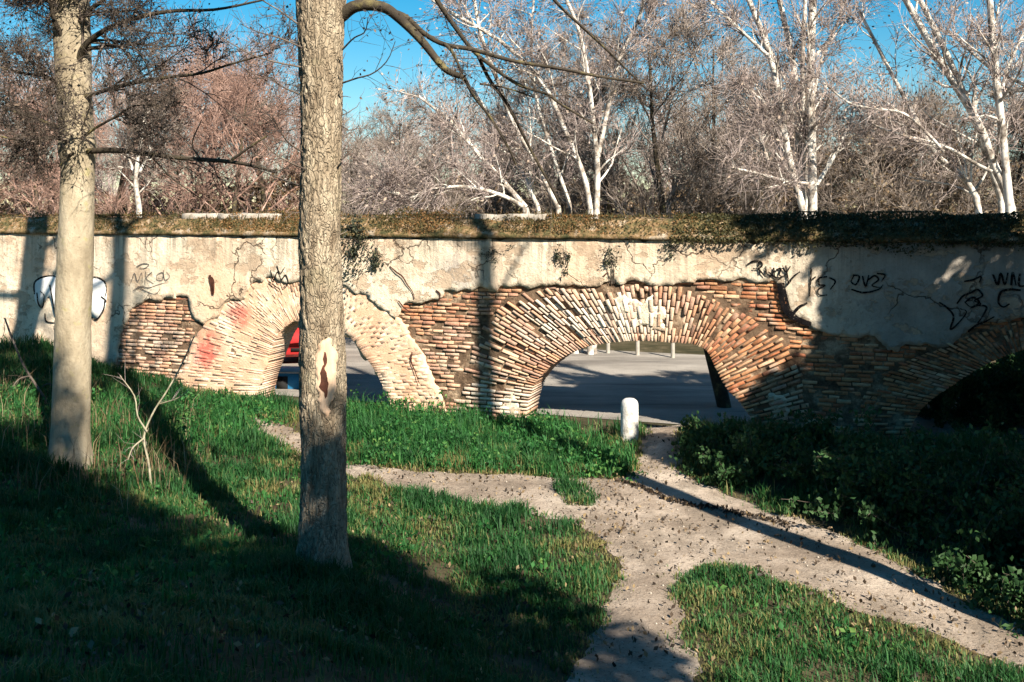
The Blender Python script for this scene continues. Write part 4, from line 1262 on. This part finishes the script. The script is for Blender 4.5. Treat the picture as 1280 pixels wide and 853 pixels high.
bare_tree('second bare trunk right of the view, shading the right end of the plaster', 15.45, -6, .27, 16, 73)
bare_tree('bare trunk left of the slim front tree, outside the view', -6.3, -5.6, .25, 15, 74)

# ------------------------------------------------------------------ grass, weeds, leaves
rg = np.random.default_rng(81)
def sample(n, x0, x1, y0, y1):
    X = rg.uniform(x0, x1, n); Y = rg.uniform(y0, y1, n)
    px = 640 + F * X / Y
    dw = (X - P0[0]) * N_[0] + (Y - P0[1]) * N_[1]
    Z = h(X, Y); py = HZ + F * (CZ - Z) / Y
    k = (np.abs(px - 640) < 760) & (py < 920) & (dw < -.02)
    return X[k], Y[k], Z[k]
X, Y, Z = sample(1250000, -16, 14, 4.6, 28)
keep = rg.random(len(X)) < np.clip((11.0 / Y) ** 1.3, .25, 1)
X, Y, Z = X[keep], Y[keep], Z[keep]
rag = vfbm(X * 3.3, Y * 3.3, 6) * .8
dp = np.minimum(dist_to_poly(path_coarse, X, Y), 3)
near = np.where(dp < .7)[0]
inp = inside(path_coarse, X, Y)
inp[near] = inside(path_poly, X[near], Y[near])
dp[near] = dist_to_poly(path_poly, X[near], Y[near])
isl = inside(isle, X, Y)
dp = np.where(inp & ~isl, -dp, dp) + .10 * rag + .07
k = (dp > 0) | ((dp > -.2) & (rg.random(len(X)) < .10))
X, Y, Z, dp = X[k], Y[k], Z[k], np.maximum(dp[k], 0)
cl = vfbm(X * 1.1, Y * 1.1, 4) * .7
fine = vnoise(X * 4.0, Y * 4.0, 8) * .8
keep = rg.random(len(X)) < np.clip(.55 + dp / .35, .5, 1) * np.clip(.9 + .7 * fine, .45, 1) * np.clip(1.9 + 2.6 * vfbm(X * .75, Y * .75, 33), .18, 1)
X, Y, Z, dp, cl, fine = X[keep], Y[keep], Z[keep], dp[keep], cl[keep], fine[keep]
H = (.06 + .11 * (cl + .25).clip(0, 1) + .10 * fine.clip(0, 1)) * rg.uniform(.5, 1.4, len(X)) * np.clip(.4 + dp / .5, .4, 1)
H *= 1 + .8 * sst(12, 18, Y)
tn = np.clip(.47 - .6 * cl + .15 * fine + rg.normal(size=len(X)) * .22 + .5 * np.exp(-dp / .2), 0, 1)
mb = MB(); blades(mb, np.stack([X, Y, Z], 1), H, rg.uniform(.004, .008, len(X)) * (1 + .05 * (Y - 8)), rg.uniform(.1, .9, len(X)), t3(tn), rg)
print('grass blades', len(X))
tag(mb.build('grass', M['grass']), 'green grass covering the slope', 'grass', kind='stuff')

def patch(poly_px, dens):
    P = np.array([gp(a, b_)[:2] for a, b_ in poly_px])
    lo, hi = P.min(0), P.max(0)
    n = int((hi - lo).prod() * dens)
    X = rg.uniform(lo[0], hi[0], n); Y = rg.uniform(lo[1], hi[1], n)
    dw = (X - P0[0]) * N_[0] + (Y - P0[1]) * N_[1]
    k = inside(P, X, Y) & (dw < -.08)
    return X[k], Y[k], dist_to_poly(P, X[k], Y[k])
mb = MB()
for poly, dens, hmax in (([(428, 512), (480, 503), (540, 510), (585, 530), (650, 528), (690, 528), (715, 545), (765, 565), (806, 592), (790, 606), (760, 604), (700, 598), (600, 594), (500, 590), (440, 584)], 24, .36),
                         ([(430, 512), (480, 503), (560, 512), (600, 532), (560, 575), (440, 572)], 13, .62), ([(655, 530), (700, 532), (770, 568), (800, 592), (730, 590), (660, 570)], 12, .5), ([(150, 505), (215, 505), (300, 520), (330, 560), (240, 575), (130, 560)], 8, .6),
                         ([(200, 512), (250, 500), (320, 506), (352, 512), (352, 536), (300, 536), (220, 530)], 26, .4),
                         ([(-60, 470), (40, 485), (150, 505), (180, 520), (120, 560), (-60, 570)], 16, .38),
                         ([(-60, 560), (100, 540), (360, 545), (380, 620), (300, 760), (-60, 780)], 3.5, .26), ([(440, 610), (640, 650), (760, 700), (720, 800), (440, 760)], 3.0, .20), ([(880, 725), (1000, 750), (1280, 860), (880, 860)], 3.0, .2)):
    X, Y, dd = patch(poly, dens)
    for x, y, e in zip(X, Y, dd):
        hh = hmax * rg.uniform(.4, 1.15) * min(1, .4 + e / .5) * min(1.2, max(.35, .75 + 1.1 * noise.noise(Vector((x * 1.6, y * 1.6, 5)))))
        n = int(22 * (0.5 + hh))
        zz = rg.random(n) ** .7
        C = np.stack([x + rg.normal(size=n) * .09 * (1.2 - .5 * zz), y + rg.normal(size=n) * .09 * (1.2 - .5 * zz), float(h(x, y)) + zz * hh], 1)
        mb.leaves(C, rg.uniform(.022, .05, n), t3(np.clip(rg.uniform(.0, .85) + rg.normal(size=n) * .15, 0, 1)), up=-.4, rg=rg)
    n = int(len(X) * 20); i = rg.integers(0, len(X), n)
    bx, by = X[i] + rg.normal(size=n) * .15, Y[i] + rg.normal(size=n) * .15
    ok = ~inside(path_poly, bx, by); bx, by = bx[ok], by[ok]; n = len(bx)
    blades(mb, np.stack([bx, by, h(bx, by)], 1), rg.uniform(.12, .5, n) * hmax * 2, rg.uniform(.005, .01, n), rg.uniform(.2, .8, n), t3(rg.uniform(.1, .7, n)), rg)
tag(mb.build('weeds', M['weed']), 'bright green leafy weeds along the foot of the wall', 'weeds', kind='stuff')
# tall dry stalks round the slim front tree
mb = MB()
X, Y, dd = patch([(-40, 490), (110, 500), (190, 500), (262, 530), (262, 605), (180, 650), (60, 650), (-40, 600)], 75)
k = rg.random(len(X)) < np.clip(.45 + .9 * vfbm(X * .9, Y * .9, 12), .06, 1); X, Y = X[k], Y[k]
n = len(X)
blades(mb, np.stack([X, Y, h(X, Y)], 1), rg.uniform(.15, .85, n), rg.uniform(.003, .0065, n), rg.uniform(.1, .9, n), t3(rg.uniform(.1, 1.0, n)), rg)
tag(mb.build('dry_grass', M['dry_leaf']), 'dry tan grass stalks beside the slim front tree', 'dry grass', kind='stuff')

# bramble bushes in the shade at the right
gb = 'bramble bushes right of the path'
def bush(px, py, sz, nl, seed, p=None, name='bramble_bush', label='dark green leafy bramble bush growing in the shade right of the path', cat='bush', grp=None):
    rg = np.random.default_rng(seed)
    if p is None: p = gp(px, py)
    root = empty(name, p); tag(root, label, cat, grp or gb)
    canes = []
    for k in range(12):
        a = rg.uniform(0, 2 * math.pi); e = rg.uniform(.5, 1.4)
        canes.append(branch_poly((0, 0, -.05), (math.cos(a) * math.cos(e), math.sin(a) * math.cos(e), math.sin(e)), sz * rg.uniform(.8, 1.6), .008, .003, .18, -.12, rg))
    tw = twig_array(canes, 6, (.12 * sz, .4 * sz), .003, (30, 70), -.02, rg)
    mb = MB(); mb.tubes(canes, 4); mb.tubes(tw, 3); mb.build('stems', M['twig_dark'], root)
    P = np.array([a for a, _ in tw]); i = rg.integers(0, len(P), nl); f = rg.random(nl)[:, None]
    C = P[i, 0] * (1 - f) + P[i, 2] * f + rg.normal(size=(nl, 3)) * .05
    C = C[C[:, 2] > -.02]
    mb = MB(); mb.leaves(C, rg.uniform(.025, .055, len(C)), t3(np.clip(rg.uniform(.2, .7) + rg.normal(size=len(C)) * .2, 0, 1)), up=-.5, rg=rg)
    mb.build('foliage', M['bramble'], root)
for i, (px, py, sz) in enumerate(((880, 572, .42), (893, 592, .4), (868, 556, .34), (905, 556, .45), (922, 606, .42), (915, 575, .5), (950, 590, .55), (985, 575, .6), (1000, 610, .6), (1045, 600, .75), (1050, 640, .6), (1100, 620, .8), (1110, 660, .65), (1150, 640, .8), (1165, 690, .7), (1210, 650, .9), (1215, 720, .7), (1262, 680, .9), (1265, 745, .7), (1320, 720, .9), (1330, 790, .7),
                                  (1080, 575, .5), (1150, 590, .55), (1220, 610, .6), (1290, 625, .7), (1020, 560, .5), (1350, 660, .8))):
    bush(px, py, sz, 1100, 200 + i)

for i, (px_, d_) in enumerate(((1170, 3.0), (1205, 3.3), (1240, 3.0), (1280, 3.3), (1320, 3.0), (1370, 3.2), (1420, 3.1), (1250, 4.3), (1330, 4.4), (1190, 4.4), (1410, 4.4), (1460, 3.4))):
    s_, t_ = wall_st(px_, 500); p_ = wall_world(s_, 0, d_); p_[2] = float(h(p_[0], p_[1]))
    bush(0, 0, 1.75, 6000, 300 + i, p_, 'evergreen_shrub', 'dense dark evergreen shrub filling the right arch from behind', 'shrub', 'shrubs behind the right arch')

# leaf litter and small stones on the path
rg = np.random.default_rng(91)
mb = MB()
lo, hi = path_poly.min(0), path_poly.max(0)
X = rg.uniform(lo[0], hi[0], 14000); Y = rg.uniform(max(lo[1], 7), hi[1], 14000)
cl = np.array([noise.noise(Vector((a * 1.3, b_ * 1.3, 3))) for a, b_ in zip(X, Y)])
k = inside(path_poly, X, Y) & (rg.random(len(X)) < np.clip(.12 + .5 * cl, .02, .6)); X, Y = X[k], Y[k]
e = dist_to_poly(path_poly, X, Y)
C = np.stack([X, Y, h(X, Y) + .045 + rg.uniform(0, .012, len(X))], 1)
mb.leaves(C, rg.uniform(.012, .034, len(X)) * rg.uniform(.6, 1.4, len(X)), t3(rg.random(len(X)) ** 1.8), up=-1.5, rg=rg)
gX, gY, gZ = sample(26000, -12, 9, 5, 22)
gk = rg.random(len(gX)) < np.clip(.35 + .6 * vfbm(gX * .8, gY * .8, 3), .03, 1); gX, gY, gZ = gX[gk], gY[gk], gZ[gk]
mb.leaves(np.stack([gX, gY, gZ + rg.uniform(.03, .10, len(gX))], 1), rg.uniform(.015, .04, len(gX)), t3(rg.random(len(gX)) ** .8), up=-.5, rg=rg)
# rim of dark leaves on the far edge of the path, below the bollard
ed = np.array([gp(a, b_)[:2] for a, b_ in ((770, 603), (800, 612), (830, 625), (860, 634), (900, 640), (950, 650), (990, 662))])
ed = spline(ed, 420) + rg.normal(size=(420, 2)) * .05
mb.leaves(np.stack([ed[:, 0], ed[:, 1], h(ed[:, 0], ed[:, 1]) + .05], 1), rg.uniform(.02, .05, 420), t3(rg.random(420) ** 3), up=-1.0, rg=rg)
tag(mb.build('leaf_litter', M['litter']), 'dark fallen leaves scattered on the path', 'leaves', kind='stuff')
mb = MB(); oct_v = np.array([(1, 0, 0), (-1, 0, 0), (0, 1, 0), (0, -1, 0), (0, 0, 1), (0, 0, -1)], float); oct_f = np.array([(0, 2, 4), (2, 1, 4), (1, 3, 4), (3, 0, 4), (2, 0, 5), (1, 2, 5), (3, 1, 5), (0, 3, 5)])
X = rg.uniform(lo[0], hi[0], 2600); Y = rg.uniform(max(lo[1], 7), hi[1], 2600)
k = inside(path_poly, X, Y); X, Y = X[k], Y[k]
for x, y in zip(X, Y):
    s = rg.uniform(.006, .022)
    mb.add(oct_v * s * rg.uniform(.6, 1.2, (6, 3)) + np.array([x, y, float(h(x, y)) + .03]), oct_f)
tag(mb.build('gravel', M['stone']), 'small pale stones on the path', 'gravel', kind='stuff')

# ------------------------------------------------------------------ plants on the wall
rg = np.random.default_rng(101)
def wl(s, d, t):
    s, d, t = np.broadcast_arrays(np.asarray(s, float), np.asarray(d, float), np.asarray(t, float))
    return np.stack([P0[0] + s * E_[0] + d * N_[0], P0[1] + s * E_[1] + d * N_[1], t], -1)
def ledge(n, s0, s1, hmin, hmax, dens_noise=True, front=False):
    s = rg.uniform(s0, s1, n)
    k = np.array([noise.fractal(Vector((a * .7, 3.3, 0)), 1, 2, 3) for a in s])
    keep = rg.random(n) < np.clip(.5 + 1.4 * k, .22, 1)
    s = s[keep]; n = len(s)
    d = rg.uniform(-.11, .5, n)
    t = np.interp(d, [-.12, -.05, .16, .28, .6], [4.12, 4.2, 4.42, 4.5, 4.52])
    return s, d, t, n
mb = MB()
sL, sM, sR = wall_st(-200, 280)[0], wall_st(870, 280)[0], S1
s, d, t, n = ledge(32000, sL, sM, 0, 0)
t = t + rg.random(n) ** 2 * (.03 + .22 * vfbm(s * 1.9, d * 2, 21).clip(0, 1))
mb.leaves(wl(s, d, t), rg.uniform(.012, .034, n), t3(np.clip(rg.normal(.58, .28, n) + .3 * vnoise(s * .9, s * 0, 4), 0, 1)), rg=rg)
s, d, t, n = ledge(11000, sL, sM, 0, 0)
blades(mb, wl(s, d, t), rg.uniform(.05, .28, n) * rg.random(n), rg.uniform(.003, .007, n), rg.uniform(.2, 1, n), t3(rg.random(n)), rg)
tag(mb.build('ledge_growth', M['ledge_leaf']), 'orange and olive moss and dry grass along the wall top', 'moss', kind='stuff')
mb = MB()
n = 34000; s = rg.uniform(wall_st(840, 280)[0], S1, n); d = rg.uniform(-.2, .5, n)
tt = np.interp(d, [-.2, -.12, -.05, .16, .28, .6], [4.02, 4.12, 4.2, 4.42, 4.5, 4.52])
amp = np.array([.14 + .16 * noise.fractal(Vector((a * .9, 7.7, 0)), 1, 2, 3) for a in s]).clip(.03, .4)
ramp_ = sst(wall_st(840, 280)[0], wall_st(1010, 280)[0], s)
tt = tt + rg.uniform(-.9, .75, n) * amp * (.3 + .7 * ramp_)
tt = np.minimum(tt, 4.60)
mb.leaves(wl(s, d, tt), rg.uniform(.016, .04, n), t3(np.clip(rg.normal(.45, .25, n), 0, 1)), rg=rg)
n = 6000; s = rg.uniform(wall_st(900, 280)[0], S1, n); d = rg.uniform(-.14, .4, n)
tt = np.interp(d, [-.2, -.12, -.05, .16, .28, .6], [4.02, 4.12, 4.2, 4.42, 4.5, 4.52])
blades(mb, wl(s, d, tt), rg.uniform(.04, .14, n), rg.uniform(.003, .006, n), rg.uniform(.3, 1.4, n), t3(rg.random(n)), rg)
tag(mb.build('ledge_growth', M['ledge_leaf_dark']), 'dark mossy growth hanging over the right end of the wall top', 'moss', kind='stuff')

def wall_weed(name, label, cat, px, py, rx, ry, n, sz, matn, stem=None):
    k = 20.5 / F
    s0, t0 = wall_st(px, py)
    root = empty(name, wl(s0, -.07, t0)); tag(root, label, cat)
    nb = 9; cs_ = rg.normal(size=nb) * rx * k * .55; ct_ = rg.normal(size=nb) * ry * k * .5; ib = rg.integers(0, nb, n); w_ = rg.uniform(.1, .4, nb)
    s = s0 + cs_[ib] + rg.normal(size=n) * rx * k * w_[ib]; t = t0 + ct_[ib] + rg.normal(size=n) * ry * k * w_[ib]
    d = -.07 - np.abs(rg.normal(size=n)) * .06
    mb = MB(); mb.leaves(wl(s, d, t), rg.uniform(sz * .6, sz * 1.3, n), t3(rg.random(n)), rg=rg); kid(mb, 'foliage', M[matn], root)
    st_ = []
    for i in range(7):
        st_.append((spline([wl(s0 + rg.normal() * .03, -.06, t0 - (0 if stem is None else stem * k)), wl(s0 + rg.normal() * rx * k * .3, -.12, t0), wl(s0 + rg.normal() * rx * k * .6, -.13, t0 + rg.normal() * ry * k * .5)], 6), np.linspace(.006, .002, 6)))
    mb = MB(); mb.tubes(st_, 4); kid(mb, 'stems', M['twig_dark'], root)
wall_weed('ivy', 'dark ivy clump spilling over the cornice right of the big trunk', 'ivy', 449, 300, 30, 46, 1300, .03, 'ivy')
wall_weed('wall_weed', 'dark tuft hanging under the cornice above the middle arch, left one', 'weed', 706, 322, 12, 20, 190, .025, 'ivy')
wall_weed('wall_weed', 'dark weed on a thin stalk growing out above the crown of the middle arch', 'weed', 766, 322, 15, 16, 170, .025, 'ivy', 32)
wall_weed('wall_weed', 'small dark tuft under the cornice beside the trunk shadow', 'weed', 620, 314, 16, 12, 110, .022, 'ivy')
wall_weed('wall_weed', 'dark tuft under the cornice where the hanging moss begins', 'weed', 842, 310, 16, 12, 130, .022, 'ivy')

# ------------------------------------------------------------------ things in front of and behind the wall
def lathe(mb, prof, sides=28, c=(0, 0, 0)):
    V = [(c[0] + r * math.cos(2 * math.pi * j / sides), c[1] + r * math.sin(2 * math.pi * j / sides), c[2] + z) for z, r in prof for j in range(sides)]
    i = np.arange(len(prof) - 1)[:, None] * sides; j = np.arange(sides)[None, :]; j2 = (j + 1) % sides
    mb.add(V, np.stack([i + j, i + j2, i + sides + j2, i + sides + j], -1).reshape(-1, 4))
def box(mb, x0, x1, y0, y1, z0, z1):
    v = [(x, y, z) for z in (z0, z1) for y in (y0, y1) for x in (x0, x1)]
    mb.add(v, np.array([(0, 2, 3, 1), (4, 5, 7, 6), (0, 1, 5, 4), (2, 6, 7, 3), (0, 4, 6, 2), (1, 3, 7, 5)]))
Yp = 18.8
x = (787 - 640) / F * Yp; z0 = float(h(x, Yp)); ztop = CZ - (497.5 - HZ) / F * Yp
bo = empty('bollard', (x, Yp, z0)); tag(bo, 'white rounded concrete bollard standing in front of the middle arch', 'bollard')
hh = ztop - z0; r_ = 11 * Yp / F
mb = MB(); lathe(mb, [(-.2, r_ * 1.02), (.3, r_ * 1.01), (hh - .15, r_)]); mb.build('shaft', M['bollard'], bo, True)
mb = MB(); lathe(mb, [(hh - .15, r_ * 1.001), (hh - .10, r_ * .97), (hh - .05, r_ * .84), (hh - .015, r_ * .55), (hh, .001)]); mb.build('cap', M['bollard_cap'], bo, True)

for px, lb in ((727, 'weathered white roadside post, leftmost of the row seen through the middle arch'), (760, 'weathered white roadside post, second from the left through the middle arch'),
               (797, 'weathered white roadside post behind the bollard, third from the left through the arch'), (841, 'weathered white roadside post, rightmost of the row seen through the middle arch')):
    Yq = 31.2 - (px - 727) * .012; x = (px - 640) / F * Yq; z0 = float(h(x, Yq))
    o = empty('roadside_post', (x, Yq, z0)); tag(o, lb, 'post', 'posts along the far edge of the road')
    mb = MB(); lathe(mb, [(-.1, .062), (.86, .058), (.90, .05), (.93, .001)], 12); mb.build('shaft', M['post'], o, True)
# dark leaning post close behind the middle arch
Yq = 22.3; a0 = at(906, 512, Yq); a1 = at(884, 420, Yq + .2); a1b = at(878, 396, Yq + .25)
o = empty('leaning_post', (a0[0], a0[1], float(h(a0[0], a0[1])))); tag(o, 'dark leaning timber post seen through the right side of the middle arch', 'post')
mb = MB(); mb.tubes([(spline([a0 - (0, 0, .3), a0, a1, a1b], 14), np.linspace(.17, .145, 14))], 12); kid(mb, 'shaft', M['branch'], o, True)

# low blue box behind the left arch
Yq = 25.0; x = (338 - 640) / F * Yq; z0 = float(h(x, Yq))
o = empty('metal_box', (x, Yq, z0), R(-6)); tag(o, 'low blue painted metal box with a dark square hatch behind the left arch', 'box')
mb = MB(); box(mb, -.75, 1.05, -.4, .4, -.05, .40); b_ = mb.build('body', M['blue'], o)
mb = MB(); box(mb, -.78, 1.08, -.43, .43, .40, .44); mb.build('lid', M['grey_lid'], o)
mb = MB(); box(mb, .30, .58, -.418, -.398, -.02, .32); mb.build('hatch', M['black'], o)

# small red car facing the wall on the far side of the road
Yq = 30.2; x = (386 - 640) / F * Yq; z0 = float(h(x, Yq))
o = empty('parked_car', (x, Yq, z0), R(10)); tag(o, 'small red car parked across the road, half hidden behind the big trunk', 'car')
def loft(st, smooth=True):
    mb = MB(); V = []; k = len(st[0][1])
    for y, ring in st: V += [(a, y, b_) for a, b_ in ring]
    i = np.arange(len(st) - 1)[:, None] * k; j = np.arange(k)[None, :]; j2 = (j + 1) % k
    mb.add(V, [np.stack([i + j, i + j2, i + k + j2, i + k + j], -1).reshape(-1, 4), np.array([list(range(k))]), np.array([list(range((len(st)) * k - 1, (len(st) - 1) * k - 1, -1))])])
    return mb
def sec(w_, zb, zm, zt, wt): return [(-w_ * .92, zb), (w_ * .92, zb), (w_, zb + .15), (w_, zm), (wt, zt), (wt * .5, zt + .025), (-wt * .5, zt + .025), (-wt, zt), (-w_, zm), (-w_, zb + .15)]
mb = loft([(-1.85, sec(.66, .32, .55, .62, .6)), (-1.75, sec(.76, .24, .62, .74, .68)), (-1.3, sec(.82, .2, .7, .84, .72)), (-.85, sec(.83, .2, .78, .93, .74)), (1.2, sec(.83, .2, .82, .95, .75)), (1.7, sec(.80, .22, .78, .92, .72)), (1.85, sec(.72, .3, .7, .85, .62))])
mb.build('body', M['red'], o)
mb = loft([(-.85, sec(.72, .90, .93, .96, .70)), (-.25, sec(.70, .9, 1.0, 1.38, .56)), (.9, sec(.70, .9, 1.0, 1.42, .56)), (1.6, sec(.70, .9, .95, 1.0, .64))]); mb.build('cabin', M['glass'], o)
mb = loft([(-.28, sec(.57, 1.37, 1.385, 1.40, .52)), (.3, sec(.58, 1.39, 1.41, 1.44, .52)), (.95, sec(.57, 1.39, 1.41, 1.43, .52))]); mb.build('roof', M['red'], o)
for sx_ in (-1, 1):
    mb = MB(); n0 = 14
    V = [(sx_ * .56 + .15 * math.cos(a), -1.80 + .02 * abs(math.cos(a)), .60 + .09 * math.sin(a)) for a in np.linspace(0, 2 * math.pi, n0, endpoint=False)] + [(sx_ * .56, -1.87, .60)]
    mb.add(V, np.array([(i, (i + 1) % n0, n0) for i in range(n0)])); mb.build('headlight', M['lamp'], o)
mb = MB(); box(mb, -.45, .45, -1.87, -1.80, .40, .50); mb.build('grille', M['black'], o)
for wx in (-.76, .76):
    for wy in (-1.2, 1.15):
        mb = MB(); sides = 20
        V = [(wx + dx, wy + rr * math.cos(2 * math.pi * j / sides), .3 + rr * math.sin(2 * math.pi * j / sides)) for dx, rr in ((-.09, .19), (-.09, .29), (.09, .29), (.09, .19)) for j in range(sides)]
        i = np.arange(3)[:, None] * sides; j = np.arange(sides)[None, :]; j2 = (j + 1) % sides
        mb.add(V, np.stack([i + j, i + j2, i + sides + j2, i + sides + j], -1).reshape(-1, 4)); wh = mb.build('wheel', M['black'], o)
        mb = MB(); V = [(wx + sd * .07, wy + .19 * math.cos(2 * math.pi * j / sides), .3 + .19 * math.sin(2 * math.pi * j / sides)) for sd in (-1, 1) for j in range(sides)]
        mb.add(V, [np.array([list(range(sides))]), np.array([list(range(sides, 2 * sides))[::-1]])]); mb.build('rim', M['grey_lid'], wh)

# thin bare sapling and a dead stick at the left
rg = np.random.default_rng(111)
b0 = gp(190, 618)
o = empty('sapling', b0); tag(o, 'thin pale bare sapling leaning in the dry grass between the two front trunks', 'sapling')
Ys = b0[1]
stm = [limb_px([(190, 620), (186, 580), (180, 546), (192, 515), (208, 490), (226, 458), (243, 420)], Ys, Ys + 1.2, 3.2, 1.6, 22), limb_px([(180, 548), (166, 560), (160, 575)], Ys + .3, Ys, 2.5, 1.2, 8), limb_px([(184, 540), (172, 520), (168, 495), (150, 470)], Ys + .4, Ys + .8, 2.5, 1.2, 10), limb_px([(200, 505), (222, 498), (236, 488)], Ys + .7, Ys + .6, 2, 1, 8)]
mb = MB(); mb.tubes(stm, 6); kid(mb, 'stem', M['sapling'], o, True)
tw = twig_array(stm, 9, (.1, .4), .003, (25, 60), .05, rg); mb = MB(); mb.tubes(tw, 3); tag(kid(mb, 'twigs', M['twig_pale'], o), kind='stuff')
b0 = gp(66, 515); o = empty('dead_branch', b0); tag(o, 'dead grey branch propped in the weeds at the left edge', 'branch')
stm = [limb_px([(70, 520), (48, 486), (30, 458), (14, 420), (6, 398)], b0[1], b0[1] + 1.5, 4, 2, 14), limb_px([(48, 488), (60, 480), (72, 486)], b0[1] + .4, b0[1], 2.5, 1, 8), limb_px([(38, 470), (24, 474), (14, 486)], b0[1] + .6, b0[1] + .3, 2.5, 1, 8)]
mb = MB(); mb.tubes(stm, 6); mb.tubes(twig_array(stm, 6, (.1, .35), .004, (25, 60), 0, rg), 3); kid(mb, 'wood', M['twig_dark'], o)
